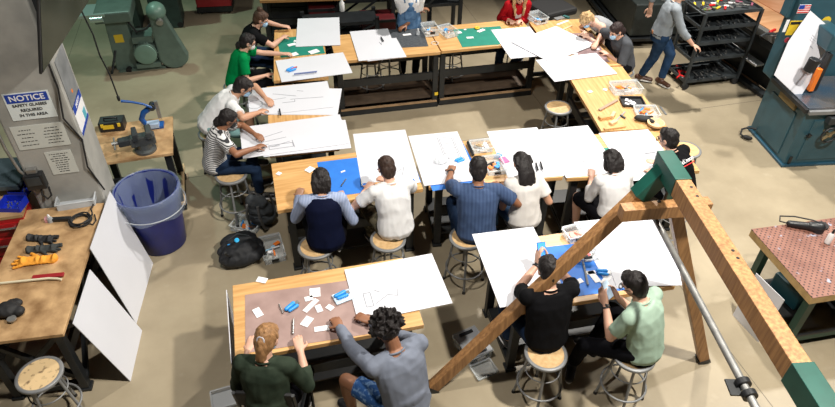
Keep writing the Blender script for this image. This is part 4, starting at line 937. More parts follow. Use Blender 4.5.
clampb('blue clamp lying on the board behind the green shirt', 291, 71, .4, s=1.2, lv=4)
clampb('blue clamp on the front right blue mat beside the phone', 602, 273, -.5, s=1.0)
clampb('blue clamp on the pack beside the curly-haired man\'s hand', 341, 297, .2, s=1.1, lv=5)
clampb('blue tape by the kit box at back of the middle row', 497, 157, .4, s=.9)
p = at(343, 298, TZ); tag(MB().box((0, 0, .006), (.16, .12, .012)).build('packet', mat('clear blue packet', (.55, .68, .8), .4), loc=(p.x, p.y, TZ+.008), rz=.25, bevel=.004), 'pale blue packet at edge of the big board on front left bench', 'packet')
b = MB().ell((0, 0, .02), (.08, .06, .02)).ell((.04, .03, .025), (.05, .04, .02)); o = organic('crumpled_bag', b, .007, M_clearlid, None, 1, fold=.01, fs=25); p = at(441, 163, TZ); o.location = (p.x, p.y, TZ+.014); tag(o, 'crumpled clear plastic bag on the ladder-sketch board', 'bag')
def stk(label, u, v, u2, v2, r, m, z=TZ+.014, name='marker', cat='marker', grp=None):
    p, q = at(u, v, z), at(u2, v2, z); t = MB().cyl((0, 0, 0), q-p, r, n=8).build(name, m, loc=p, smooth=40); tag(t, label, cat, grp)
stk('blue ruler-like rod on the board behind the green shirt', 294, 74, 317, 71.5, .010, mat('slate rod', (.12, .16, .35), .5), TZ+.035, 'blue_rod', 'rod')
stk('red pencil on the board behind the green shirt', 291, 69, 297, 66.5, .006, M_redp, TZ+.035, 'pencil', 'pencil')
stk('black marker on the long drawing board at left', 279.5, 109, 280.5, 115, .009, M_ink, TZ+.03)
stk('black marker on the left board of the back row', 381, 37, 383.5, 41, .009, M_ink, TZ+.03)
stk('thin cutter handle on the blue mat of the navy vest person', 341, 186, 346, 179, .006, M_dark, TZ+.012, 'craft_knife', 'knife')
stk('short cutter on the blue mat left of the plain white tee', 361, 179, 362, 186, .008, M_steel, TZ+.014, 'craft_knife', 'knife')
stk('craft knife standing out right of ponytail woman\'s head', 293, 334, 293.5, 319, .007, M_steel, TZ+.02, 'craft_knife', 'knife')
stk('craft knife beside the long strip on pinkish mat', 283, 313, 279, 304, .005, M_steel, TZ+.014, 'craft_knife', 'knife')
stk('silver rod on blue mat left of the kit box', 583, 262, 588, 285, .010, M_steel, TZ+.014, 'steel_rule', 'ruler')
stk('black marker beside the phone user\'s mat box', 584, 258, 592, 257, .012, M_ink, TZ+.06, 'marker', 'marker')
stk('black marker above the long-haired woman\'s board edge', 536, 163, 538, 170, .010, M_ink, TZ+.03, 'marker', 'marker', 'black markers by the long-haired woman')
stk('black marker next to its twin by long-haired woman', 540.5, 162, 542.5, 169, .010, M_ink, TZ+.03, 'marker', 'marker', 'black markers by the long-haired woman')
stk('black rod between the two boards behind navy polo man', 468, 142, 473, 155, .018, M_ink, TZ+.03, 'black_tube', 'tube')
tag(MB().box((0, 0, 0), (.05, .004, .05)).build('inspection_tag', M_yellow, loc=(2.355, 7.838, .22)), 'small yellow tag on bench leg in the middle of the back row', 'tag')
p = at(477, 29, TZ); tag(MB().ring((0, 0, .012), .028, .013, 20).build('tape_roll', M_yellow, loc=(p.x, p.y, TZ+.006), smooth=60), 'yellow tape roll at the back of the green mat', 'tape')
p = at(418, 35, TZ); t = thing('small_bottle', 'small clear bottle on the right of the black mat', 'bottle', (p.x, p.y, TZ+.005)); MB().lathe((0, 0, 0), [(.02, 0), (.025, .004), (.025, .05), (.01, .07)], 16).build('bottle_body', M_clearlid, t, smooth=40); MB().cyl((0, 0, .07), (0, 0, .09), .011).build('cap', M_white, t, smooth=40)
p = at(435, 44, TZ); tag(MB().ring((0, 0, .012), .05, .006, 28).build('clear_ring', M_clearlid, loc=(p.x, p.y, TZ+.004), smooth=60), 'clear round lid by the kit box at the front edge of the back row', 'lid')
p = at(504, 161, TZ); tag(MB().box((0, 0, .008), (.08, .10, .014)).build('sticky_notes', mat('hot pink paper', (.8, .12, .30), .6), loc=(p.x, p.y, TZ+.004), rz=.2), 'pink note pad left of the long-haired woman', 'note pad')
# backpacks
def backpack(label, u, v, rz, m, s, tilt, strapm, extras, wx=1.0):
    p = at(u, v, .12); t = thing('backpack', label, 'backpack', (p.x, p.y, 0), rz)
    b = MB(); R = Matrix.Rotation(tilt, 3, 'X')
    for q, r in (((0, 0, .0), (.15, .10, .14)), ((0, 0, .12), (.15, .095, .13)), ((0, .0, .24), (.12, .08, .12)), ((0, -.07, .03), (.12, .07, .11)), ((0, -.06, .15), (.10, .05, .07))): b.ell(R@V(q)*s, [r[0]*s*wx, r[1]*s, r[2]*s], R)
    o = organic('pack_body', b, .01, m, t, 5, fold=.010, fs=12)
    zmin = min(vv.co.z for vv in o.data.vertices); t.location.z = -zmin+.002
    for sx in (-1, 1): MB().tube([R@V((sx*.07, .07, .30))*s, R@V((sx*.08, .13, .22))*s, R@V((sx*.09, .13, .08))*s, R@V((sx*.10, .09, -.04))*s], .014*s, 8).build('shoulder_strap', strapm, t, smooth=60)
    MB().tube([R@V((-.03, .02, .36))*s, R@V((0, .02, .395))*s, R@V((.03, .02, .36))*s], .009*s, 8).build('grab_handle', strapm, t, smooth=60)
    MB().tube([R@V((-.12, -.10, .18))*s, R@V((0, -.135, .22))*s, R@V((.12, -.10, .18))*s], .004, 6).build('zip', M_dark, t)
    extras(t, R, s); return t
def ex1(t, R, s):
    for sx in (-1, 1): MB().tube([R@V((sx*.06, -.09, .30))*s, R@V((sx*.075, -.15, .16))*s, R@V((sx*.08, -.16, .0))*s, R@V((sx*.08, -.11, -.1))*s], .014*s, 8).build('front_strap', mat('grey webbing', (.12, .13, .14), .8), t, smooth=60)
backpack('grey and dark backpack standing against the left bench leg', 263, 216, -.5, mat('dark grey nylon', (.05, .058, .065), .8, var=.3), 1.05, .30, mat('grey webbing', (.1, .1, .1)), ex1)
def ex2(t, R, s):
    MB().ell(R@V((-.02, .03, .33))*s, (.055*s, .035*s, .025*s)).build('yellow_tag', mat('bright yellow', (.85, .65, .02), .5), t, smooth=60)
    MB().ell(R@V((-.02, -.135, .12))*s, (.028*s, .012*s, .035*s), R).build('blue_logo', mat('cyan print', (.03, .45, .85), .5), t, smooth=60)
    MB().box(R@V((-.09, -.11, .10))*s, (.08*s, .006, .02*s), R=R).build('blue_stripe', M_sky, t)
    MB().tube([R@V((-.12, -.08, -.05))*s, R@V((-.16, -.16, -.10))*s, R@V((-.17, -.24, -.13))*s], .012, 6).build('loose_strap', M_rub, t)
backpack('black backpack with yellow tag and blue logo lying on the floor', 242, 254, .12, mat('black nylon', (.008, .009, .012), .7, var=.3), .95, -1.5, M_rub, ex2, 1.75)
# ------------------------------------------------------------------ people
SK = dict(light=(.62, .36, .26), tan=(.50, .27, .17), brown=(.26, .115, .06), dark=(.14, .06, .035), pale=(.68, .44, .34))
def ik(S, T, a, b, pole):
    S, T = V(S), V(T); d = T-S; L = d.length
    if L > (a+b)*.995: T = S+d.normalized()*(a+b)*.995; d = T-S; L = d.length
    if L < abs(a-b)+.02: L = abs(a-b)+.02
    u = d.normalized(); x = (a*a-b*b+L*L)/(2*L); h = math.sqrt(max(a*a-x*x, 0))
    p = V(pole); p = (p-u*p.dot(u)); p.normalize()
    return S+u*x+p*h, T
def add_hand(b, W, d, n, side, curl=.45, s=1.0, pinch=False):
    d = V(d).normalized(); n = V(n); n = (n-d*n.dot(d)).normalized(); l = d.cross(n).normalized()*side
    b.loft([(W-d*.02*s, l*.027*s, n*.020*s), (W+d*.01*s, l*.030*s, n*.019*s), (W+d*.045*s, l*.040*s, n*.017*s), (W+d*.085*s, l*.041*s, n*.014*s), (W+d*.098*s, l*.034*s, n*.010*s)], 14)
    for k, (off, L) in enumerate(((-.031, .058), (-.0105, .074), (.0105, .078), (.032, .070))):
        p = W+d*.082*s+l*off*s; ang = .12; q = curl*(1.0+.12*(3-k)); 
        if pinch and k == 3: q = .62
        for j, fr in enumerate((.45, .32, .23)):
            dd = (d*math.cos(ang)+n*math.sin(ang)+l*off*.8).normalized(); e = p+dd*L*fr*s
            b.capsule(p, e, .0088*s-.0004*j, .0084*s-.0006*j, 8); p = e; ang += q
    p = W+d*.022*s+l*.030*s; dd = (d*.62+l*.70+n*.45).normalized(); e = p+dd*.042*s; b.capsule(p, e, .0125*s, .0105*s, 8)
    dd = (d*.88+l*(.05 if pinch else .28)+n*.45).normalized(); b.capsule(e, e+dd*.034*s, .0105*s, .0088*s, 8)
def person(label, face, head=None, hip=None, hh=.70, lean=(10, 20, 28), side=0., hp=35, hy=0, hr=0, hands=(None, None), elb=(None, None), hn=(None, None), feet=None, s=1.0, wsh=1.0,
           skin='light', shirt=None, sleeve='short', shirt2=None, pants=None, plen='long', shoe=M_blackp, hair=('short', (.02, .015, .012)), mask=None, glasses=False, sole=M_white, neck=0, stoollab=None, sp=None, chair=None, curl=.45, pinch=True, watch=None, skirt=False, knees=.10, footz=.24, untuck=0, hd=(None, None), armr=1.0):
    fa = math.radians(face)-PI/2
    Rz = Matrix.Rotation(fa, 3, 'Z')
    # spine (local, forward = +Y)
    def sd(a): a = math.radians(a); return V((side, math.sin(a), math.cos(a))).normalized()
    P0 = V((0, 0, hh)); P1 = P0+sd(lean[0])*.145*s; P2 = P1+sd(lean[1])*.135*s; P3 = P2+sd(lean[2])*.13*s
    P4 = P3+sd(lean[2])*.05*s; P5 = P4+sd(lean[2]+neck+14)*.045*s
    HR = Matrix.Rotation(math.radians(hy), 3, 'Z') @ Matrix.Rotation(-math.radians(hp), 3, 'X') @ Matrix.Rotation(math.radians(hr), 3, 'Y')
    HC = P5+HR@V((0, .015, .095))*s
    if head: w_ = at(head[0], head[1], HC.z); base = w_-Rz@HC
    else: w_ = at(hip[0], hip[1], hh); base = w_-Rz@P0
    base.z = 0
    t = thing('person', label, 'person', base, fa)
    inv = lambda p: Rz.inverted()@(V(p)-base)
    print('person base (%.2f,%.2f) head z %.2f  %s' % (base.x, base.y, HC.z, label))
    def axes(d, tilt=0): 
        x = V((1, 0, 0)); d = V(d).normalized(); y = d.cross(x).normalized(); x = y.cross(d); return x, y
    # limbs
    SH = [P3+V((sx*.165*wsh*s, 0, -.005)) for sx in (-1, 1)]
    arms = []
    for i, sx in enumerate((-1, 1)):
        h = hands[i]; dflt = h is None
        T = inv(h) if not dflt else SH[i]+V((sx*.02, .32, -.34))
        pole = V(elb[i]) if elb[i] else V((sx*.42, -.45, -.9))
        if hd[i]: dv = V(hd[i]).normalized(); Wt = T-dv*.085*s; E, W_ = ik(SH[i], Wt, .285*s, .255*s, pole); d = dv
        else:
            E, W_ = ik(SH[i], T, .285*s, .255*s, pole)
            for _ in range(3):
                d = (W_-E).normalized(); d = (d+V((0, .0, .25 if d.z < -.35 else 0))).normalized(); E, W_ = ik(SH[i], T-d*.08*s, .285*s, .255*s, pole)
            d = (W_-E).normalized(); d = V((d.x, d.y, d.z*.45)).normalized()
        arms.append((E, W_, d))
    HJ = [P0+V((sx*.095*s, .01, -.01)) for sx in (-1, 1)]
    if feet is None: feet = [('l', (-.12, .42, footz)), ('l', (.12, .42, footz))]
    legs = []
    for i, sx in enumerate((-1, 1)):
        f = feet[i]; A = V(f[1]) if f[0] == 'l' else inv(f[1]); fd = V(f[2]) if len(f) > 2 else V((sx*.15, 1, -.05))
        K, A = ik(HJ[i], A, .43*s, .42*s, V((sx*knees*3, .9, .75)))
        legs.append((K, A, fd.normalized()))
    def torso(b, g, top=True, low=0.0, hips=True):
        x0, y0 = axes(P1-P0); x1, y1 = axes(P2-P0); x2, y2 = axes(P3-P1); x3, y3 = axes(P4-P2)
        r = []
        if hips: r += [(P0-(P1-P0).normalized()*(.09+low)*s, x0*(.135*s+g), y0*(.10*s+g)), (P0-(P1-P0).normalized()*.03*s, x0*(.168*s+g), y0*(.122*s+g))]
        r += [(P0.lerp(P1, .35), x0*(.160*s+g), y0*(.112*s+g)), (P1, x1*(.142*wsh*s+g), y1*(.100*s+g)), (P1.lerp(P2, .6), x1*(.150*wsh*s+g), y1*(.104*s+g)), (P2.lerp(P3, .45), x2*(.158*wsh*s+g), y2*(.106*s+g)), (P3.lerp(P2, .12), x2*(.150*wsh*s+g), y2*(.090*s+g)), (P3.lerp(P4, .5), x3*(.105*wsh*s+g), y3*(.068*s+g))]
        if top: r += [(P4+(P4-P3)*.15, x3*(.066*s+g), y3*(.058*s+g))]
        b.loft(r, 20)
    # --- body
    b = MB(); torso(b, 0)
    b.capsule(P3, P5+HR@V((0, 0, .03))*s, .056*s, .052*s, 14)
    for off, rad in (((0, -.012, .022), (.074, .092, .088)), ((0, .022, -.03), (.056, .064, .072)), ((0, .045, -.078), (.030, .028, .026)), ((0, .086, -.012), (.011, .017, .020)), ((0, .070, .014), (.045, .018, .012)), ((-.076, -.005, -.005), (.009, .020, .031)), ((.076, -.005, -.005), (.009, .020, .031))):
        b.ell(HC+HR@V(off)*s, [k*s for k in rad], HR)
    b.tube([HC+HR@V((0, .083, .028))*s, HC+HR@V((0, .094, .004))*s, HC+HR@V((0, .102, -.018))*s], [.006*s, .009*s, .012*s], 8)
    for i, sx in enumerate((-1, 1)):
        E, W_, d = arms[i]
        b.capsule(SH[i], E, .050*s*armr, .038*s*armr, 14); b.capsule(E, E.lerp(W_, .45), .039*s*armr, .038*s*armr, 14); b.capsule(E.lerp(W_, .4), W_, .038*s*armr, .025*s, 14)
        b.ell(SH[i], (.058*s, .056*s, .056*s)); b.capsule(P3, SH[i], .06*s, .052*s, 12)
        add_hand(b, W_, d, hn[i] or V((0, 0, -1)), -sx, curl, s, pinch)
        K, A, fd = legs[i]
        b.capsule(HJ[i], K, .083*s, .056*s, 16); b.capsule(K, K.lerp(A, .35), .055*s, .055*s, 14); b.capsule(K.lerp(A, .3), A, .055*s, .036*s, 14)
        b.capsule(A+V((0, 0, -.03))-fd*.03, A+V((0, 0, -.045))+fd*.13, .034*s, .030*s, 12)
    sk = mat('skin '+skin, SK[skin], .5, var=.05, vs=5)
    organic('body', b, .0068, sk, t, 3)
    # face
    f = MB()
    for sx in (-1, 1): f.ell(HC+HR@V((sx*.030, .078, .000))*s, (.013*s, .009*s, .007*s), HR, 10)
    f.build('eyes', mat('eye', (.12, .09, .08), .2), t, smooth=60)
    if not mask: MB().ell(HC+HR@V((0, .083, -.052))*s, (.024*s, .008*s, .007*s), HR, 12).build('lips', mat('lips', (.42, .16, .13), .5), t, smooth=60)
    hc = hair[1]; HM = mat('hair %.2f %.2f' % (hc[0], hc[1]), hc, .55, col2=tuple(min(1, k*1.7+.002) for k in hc), vs=45, spec=.25, stretch=(1, 1, .25), bump=.5, bs=90)
    MB().tube([HC+HR@V((-.045, .083, .024))*s, HC+HR@V((-.02, .09, .028))*s], .0035, 6).tube([HC+HR@V((.045, .083, .024))*s, HC+HR@V((.02, .09, .028))*s], .0035, 6).build('eyebrows', HM, t)
    # --- hair
    st = hair[0]; h = MB()
    H = lambda x, y, z: HC+HR@V((x, y, z))*s
    def cap(f_=0, low=0):
        h.ell(H(0, -.020, .034), (.084*s, .096*s, .090*s), HR); h.ell(H(0, -.042, -.012-low), (.080*s, .070*s, .084*s), HR); h.ell(H(0, -.050, -.055-low), (.060*s, .045*s, .055*s), HR); h.ell(H(0, .035+f_, .075), (.060*s, .048*s, .035*s), HR)
    sm = 2; cv = .006; fsz = 45
    if st == 'short': cap(); h.ell(H(.03, .05, .085), (.045*s, .04*s, .025*s), HR)
    elif st == 'messy':
        cap(); cv = .011; fsz = 38
        for i in range(26): a = random.uniform(0, 2*PI); e = random.uniform(.1, 1.4); v = V((math.cos(a)*math.cos(e)*.085, math.sin(a)*math.cos(e)*.095-.015, math.sin(e)*.09+.03)); h.ell(HC+HR@v*s, (.022, .022, .018))
    elif st == 'curly':
        h.ell(H(0, -.025, .035), (.095*s, .105*s, .095*s), HR); cv = .006; sm = 1
        for i in range(150):
            a = random.uniform(0, 2*PI); e = math.asin(random.uniform(-.25, 1)); v = V((math.cos(a)*math.cos(e)*.108, math.sin(a)*math.cos(e)*.116-.025, math.sin(e)*.112+.035))
            if v.y > .055 and v.z < .04: continue
            v2 = v*1.14+V((random.uniform(-.01, .01), random.uniform(-.01, .01), 0)); h.capsule(HC+HR@v*s*.92, HC+HR@v2*s, .014, .008, 8)
    elif st in ('long', 'bob', 'loose'):
        cap(.0, .02)
        L = {'long': 0, 'bob': 2, 'loose': 5}[st]
        if st == 'long':
            back = (P2-P4).normalized(); nb = V((0, -back.z, back.y)); nb = -nb if nb.y > 0 else nb; X = V((1, 0, 0)); r_ = []
            for k, (dn, ow, wd_, th) in enumerate(((-.02, .0, .070, .040), (.05, .030, .083, .045), (.12, .055, .090, .042), (.20, .062, .094, .036), (.28, .060, .088, .032), (.35, .058, .066, .028), (.40, .056, .034, .02))):
                c_ = H(0, -.065, .03)+back*dn*s+nb*ow*s+V((0, -.012 if k else 0, 0)); r_.append((c_, X*wd_*s, nb*th*s))
            h.loft(r_, 20)
        for x in ((-.065, -.04, -.013, .013, .04, .065) if st != 'long' else (-.08, -.055, -.02, .02, .055, .08)):
            pts = [H(x*.8, -.055, .06), H(x*1.05, -.088, -.02)]
            cur = H(x*1.05, -.088, -.02)
            back = (P2-P4).normalized()
            for k in range(L):
                tgt = (back*.75+V((0, -.03, -.35))+V((x*(.25 if st != 'bob' else -.1), 0, 0))).normalized(); cur = cur+tgt*.048*s*(1+.08*math.sin(x*60)); 
                if k == 0: cur += V((0, -.018, 0))
                if st == 'long' and k < 3: cur += V((0, -.022, .006))
                pts.append(cur)
            n_ = len(pts); h.tube(pts, [(.030-.012*(q/(n_-1))**2)*s for q in range(n_)], 10)
        if st == 'loose':
            for sx in (-1, 1): h.tube([H(sx*.07, .0, .03), H(sx*.088, .03, -.05), H(sx*.08, .05, -.15), P3+V((sx*.07, .13, -.02)), P2+V((sx*.06, .16, .0))], [.03*s, .03*s, .028*s, .024*s, .016*s], 10)
        if st == 'bob':
            for sx in (-1, 1): h.ell(H(sx*.068, -.015, -.045), (.026*s, .055*s, .070*s), HR)
    elif st == 'bun':
        cap(); h.ell(H(0, -.055, .125), (.042*s, .042*s, .038*s), HR); h.capsule(H(0, -.04, .09), H(0, -.055, .12), .03, .028)
    elif st in ('ponytail', 'lowpony'):
        cap(); z0 = .02 if st == 'ponytail' else -.03
        p = H(0, -.105, z0); h.capsule(H(0, -.07, z0+.02), p, .030*s, .022*s)
        back = (P2-P4).normalized(); pts = [p]
        for k in range(4 if st == 'ponytail' else 2): p = p+(back*.8+V((-.05, -.25 if k == 0 else -.03, -.3))).normalized()*.05*s; pts.append(p)
        n_ = len(pts); h.tube(pts, [(.022+.018*math.sin(PI*min(1, (q+.5)/n_)*.9))*s*(1 if q < n_-1 else .6) for q in range(n_)], 12)
    organic('hair', h, .0068, HM, t, sm, curl=cv, fs=fsz if st != 'long' else 24)
    if st in ('ponytail',): MB().ring(H(0, -.108, .018), .026*s, .007*s, 20, 8, HR@V((0, 1, .1))).build('hair_tie', mat('grey hair tie', (.45, .42, .45), .7), t, smooth=60)
    # mask and glasses
    if mask:
        m = MB().ell(H(0, .062, -.048), (.053*s, .046*s, .050*s), HR); m.ell(H(0, .085, -.035), (.025*s, .025*s, .025*s), HR)
        organic('face_mask', m, .007, mask, t, 3)
        MB().tube([H(-.045, .07, -.03), H(-.078, .01, -.01), H(-.08, -.01, .0)], .0025, 6).tube([H(.045, .07, -.03), H(.078, .01, -.01), H(.08, -.01, .0)], .0025, 6).build('mask_straps', mask, t)
    if glasses:
        g = MB()
        for sx in (-1, 1): g.ring(H(sx*.033, .098, .0), .024*s, .0032, 20, 6, HR@V((0, 1, 0))); g.tube([H(sx*.057, .095, .004), H(sx*.083, .04, .004), H(sx*.083, -.01, .0)], .003, 6)
        g.tube([H(-.01, .10, .002), H(.01, .10, .002)], .003, 6); g.build('glasses', M_blackp, t, smooth=60)
    # --- clothing
    def sleeves(c, g, kind):
        for i in range(2):
            E, W_, d = arms[i]
            c.capsule(P3, SH[i], .062*s+g, .056*s+g, 12); c.ell(SH[i], (.060*s+g, .058*s+g, .058*s+g))
            if kind == 'none': continue
            if kind == 'short': c.capsule(SH[i], SH[i].lerp(E, .68), .056*s+g, .060*s+g, 14, True, False)
            elif kind == 'elbow': c.capsule(SH[i], SH[i].lerp(E, .97), .056*s+g, .055*s+g, 14, True, False)
            else:
                c.capsule(SH[i], E, .055*s+g, .045*s+g, 14); e2 = 1.0 if kind == 'long' else .55
                c.capsule(E, E.lerp(W_, e2), .045*s+g, (.030 if kind == 'long' else .042)*s+g, 14, True, False)
    if shirt:
        sl = sleeve
        if shirt2:   # a shirt below a vest
            c = MB(); torso(c, .010, False, 0, False); sleeves(c, .010, sleeve); organic('shirt', c, .009, shirt, t, 3, fold=.005, fs=11)
            c = MB(); torso(c, .020, False, untuck); c.capsule(P3, SH[0], .060*s+.014, .05*s, 12); c.capsule(P3, SH[1], .060*s+.014, .05*s, 12)
            organic('vest', c, .010, shirt2, t, 3, fold=.004, fs=9)
        elif sleeve == 'tank':
            c = MB(); x2, y2 = axes(P3-P1); x0, y0 = axes(P1-P0)
            torso(c, .011, False, untuck); organic('tank_top', c, .009, shirt, t, 3, fold=.004, fs=11)
        else:
            c = MB(); torso(c, .020, False, untuck, True); sleeves(c, .008 if sleeve != 'elbow' else .013, sleeve)
            if sleeve in ('long', 'rolled') and untuck >= 0: c.ell(P1+V((0, -.01, -.03)), (.165*s, .135*s, .10*s))
            organic('shirt', c, .009, shirt, t, 3, fold=.007, fs=10)
        x3, y3 = axes(P4-P2)
        if sleeve != 'tank': MB().tube([P4+(P4-P3)*.0+x3*math.cos(2*PI*k/20)*.072*s+y3*math.sin(2*PI*k/20)*.068*s for k in range(20)], .008, 8, closed=True).build('collar', shirt, t, smooth=60)
    if pants:
        c = MB(); x0, y0 = axes(P1-P0)
        c.loft([(P0-(P1-P0).normalized()*.10*s, x0*(.15*s), y0*(.12*s)), (P0-(P1-P0).normalized()*.02*s, x0*(.174*s), y0*(.128*s)), (P0.lerp(P1, .22), x0*(.166*s), y0*(.120*s))], 20)
        for i in range(2):
            K, A, fd = legs[i]
            if skirt: c.capsule(HJ[i], K.lerp(HJ[i], .12), .10*s, .085*s, 16)
            elif plen == 'shorts': c.capsule(HJ[i], K.lerp(HJ[i], .22), .096*s, .082*s, 16, True, False)
            else:
                c.capsule(HJ[i], K, .095*s, .068*s, 16); c.capsule(K, K.lerp(A, .92), .068*s, .052*s, 16, True, False)
        if skirt: c.capsule((HJ[0]+HJ[1])/2, (legs[0][0]+legs[1][0])/2*.8+(HJ[0]+HJ[1])/2*.2, .10, .08)
        organic('trousers' if plen == 'long' and not skirt else ('skirt' if skirt else 'shorts'), c, .010, pants, t, 3, fold=.006, fs=9)
    if shoe:
        for i in range(2):
            K, A, fd = legs[i]; c = MB(); fh = V((fd.x, fd.y, fd.z))
            c.capsule(A+V((0, 0, -.035))-fd*.045, A+V((0, 0, -.045))+fd*.15, .045*s, .040*s, 14, fl=.85); c.capsule(A+V((0, 0, -.01)), A+V((0, 0, -.05)), .046*s, .045*s)
            o = organic('shoe', c, .009, shoe, t, 3)
            r_, u_ = frame(fd); side_ = fd.cross(V((0, 0, 1))).normalized(); up = side_.cross(fd)
            pts = []
            for q in range(24):
                a = 2*PI*q/24; pts.append(A+V((0, 0, -.078))+fd*(.055+math.cos(a)*.135)+side_*math.sin(a)*(.043+.006*math.cos(a))*s)
            MB().prism(pts, up*.022).build('sole', sole, o, bevel=.004)
    if watch is not None:
        E, W_, d = arms[watch]; MB().ring(W_-(W_-E).normalized()*.02, .030*s, .006, 20, 8, (W_-E)).cyl(W_-(W_-E).normalized()*.02+V((0, 0, .028)), W_-(W_-E).normalized()*.02+V((0, 0, .038)), .016).build('watch', M_blackp, t, smooth=60)
    if stoollab:
        q = at(sp[0], sp[1], .61) if sp else base
        print('   stool off (%.2f,%.2f)' % (q.x-base.x, q.y-base.y)); stool(q.x, q.y, random.random(), stoollab)
    t['_'] = 1; del t['_']
    return dict(t=t, base=base, P=(P0, P1, P2, P3, P4), HC=HC, HR=HR, arms=arms, legs=legs, Rz=Rz)
def cloth(n, c, **k): return mat(n, c, .85, var=k.pop('var', .10), vs=k.pop('vs', 7), bump=.15, bs=250, spec=.08, **k)
def stripe_mat(n, c1, c2, freq, axis=2):
    m = bpy.data.materials.new(n); m.use_nodes = True; nt = m.node_tree; L = nt.links.new; p = nt.nodes['Principled BSDF']; p.inputs['Roughness'].default_value = .85
    tc = nd(nt, 'ShaderNodeTexCoord'); mp = nd(nt, 'ShaderNodeMapping'); L(tc.outputs['Object'], mp.inputs[0]); 
    wv = nd(nt, 'ShaderNodeTexWave'); wv.inputs['Scale'].default_value = freq; wv.bands_direction = 'XYZ'[axis]; wv.inputs['Distortion'].default_value = .6; wv.inputs['Detail Scale'].default_value = .5; L(mp.outputs[0], wv.inputs[0])
    r = nd(nt, 'ShaderNodeValToRGB'); r.color_ramp.elements[0].position = .35; r.color_ramp.elements[1].position = .5; r.color_ramp.elements[0].color = (*c1, 1); r.color_ramp.elements[1].color = (*c2, 1)
    L(wv.outputs[0], r.inputs[0]); L(r.outputs[0], p.inputs['Base Color']); return m
C_white = cloth('white jersey', (.74, .74, .75), var=.02); C_cream = cloth('cream blouse', (.68, .65, .62), var=.04)
C_black = cloth('black cotton', (.005, .005, .006)); C_navyv = cloth('navy fleece', (.004, .006, .022)); C_polo = stripe_mat('navy blue polo weave', (.028, .055, .13), (.04, .075, .165), 9, 0)
C_denim = cloth('denim', (.025, .055, .12), col2=(.05, .10, .19)); C_ddenim = cloth('dark denim', (.008, .018, .045), col2=(.018, .035, .075)); C_green = cloth('kelly green jersey', (.0, .20, .055)); C_dgreen = cloth('dark olive knit', (.018, .027, .018), col2=(.035, .048, .033))
C_grey = cloth('blue grey sweatshirt', (.17, .19, .24), var=.06); C_mint = cloth('mint jersey', (.33, .45, .36), var=.04); C_red = cloth('red sweatshirt', (.38, .008, .014)); C_tank = cloth('grey marl', (.30, .31, .33)); C_gtee = cloth('charcoal tee', (.07, .075, .085)); C_oxford = cloth('grey oxford', (.26, .29, .32), var=.08)
C_camo = cloth('camouflage cotton', (.05, .045, .03), col2=(.16, .14, .09), vs=16, ramp=(.45, .55)); C_shorts = cloth('blue floral shorts', (.03, .09, .26), col2=(.16, .28, .5), vs=30, ramp=(.5, .6))
C_teal = cloth('pale teal cotton', (.20, .36, .36)); C_blackp = cloth('black trousers', (.005, .005, .007))
C_blst = stripe_mat('light blue striped shirt', (.20, .26, .42), (.36, .42, .58), 22, 0); C_stripe = stripe_mat('black and white stripes', (.03, .03, .035), (.66, .66, .66), 15, 2)
K_blue = mat('pale blue mask', (.35, .55, .75), .7); K_white = mat('white mask', (.75, .75, .75), .7); K_black = mat('black mask', (.02, .02, .02), .7)
Hk = (.010, .008, .008); Hb = (.035, .018, .010); Hbl = (.30, .17, .07)
T = lambda u, v, z=.93: at(u, v, z)
# middle row, seen from behind
person(sp=(316, 246), label='person in a navy vest over light blue striped sleeves, seated at the blue mat', face=84, head=(321, 180), hh=.70, lean=(8, 16, 24), hp=40, hands=(T(300, 190), T(341, 193)), skin='tan', shirt=C_blst, sleeve='long', shirt2=C_navyv, pants=C_blackp, hair=('bob', Hk), mask=K_white, stoollab='stool under the person in the navy vest', s=1.0)
person(sp=(388, 239), label='person in a plain white T-shirt and camouflage trousers seated in the middle row', face=97, head=(386.5, 168), hh=.70, lean=(10, 18, 26), hp=35, hands=(T(370, 184), T(382, 178)), skin='light', shirt=C_white, sleeve='short', pants=C_camo, hair=('short', (.028, .016, .012)), mask=K_white, glasses=True, elb=((-.9, -.2, -.6), (.9, -.3, -.5)), stoollab='stool under the person in the plain white T-shirt and camouflage trousers', s=1.02, wsh=1.0)
person(sp=(467, 237), label='man in a navy blue polo shirt and watch resting an arm on his board', face=78, head=(478, 169), hh=.70, lean=(8, 14, 20), hp=30, hands=(T(452, 168), T(496, 184)), skin='brown', shirt=C_polo, sleeve='short', pants=C_ddenim, hair=('short', Hk), elb=((-.9, -.2, -.5), (.8, -.4, -.5)), watch=0, stoollab='stool under the man in the navy blue polo', s=1.06, wsh=1.1)
person(sp=(521, 218), label='woman with long black hair, cream top and jeans seated in the middle row', face=93, head=(521, 163), hh=.70, lean=(10, 18, 24), hp=38, hands=(T(508, 180), T(535, 178)), skin='tan', shirt=C_cream, sleeve='short', pants=C_denim, hair=('long', Hk), stoollab='stool under the long-haired woman in jeans', s=.96, wsh=.92)
person('woman with dark bobbed hair in a sheer white blouse and black skirt', 92, head=(611, 160), hh=.70, lean=(10, 20, 28), hp=35, hands=(T(592, 171), T(610, 168)), skin='light', shirt=cloth('sheer white blouse', (.66, .65, .65), var=.03), sleeve='rolled', pants=C_blackp, plen='shorts', skirt=True, hair=('bob', (.014, .009, .009)), stoollab='stool under the woman in the white blouse', s=.96, wsh=.95)
r = person('man in a black T-shirt with white script across the back, leaning on the bench', 112, head=(668, 139), hh=.72, lean=(20, 34, 44), hp=15, hy=10, neck=-15, hands=(T(650, 171), T(653, 160)), skin='light', shirt=C_black, sleeve='short', pants=C_blackp, hair=('short', Hk), glasses=True, s=1.02, wsh=1.08, stoollab='stool hidden under the man in the black T-shirt')
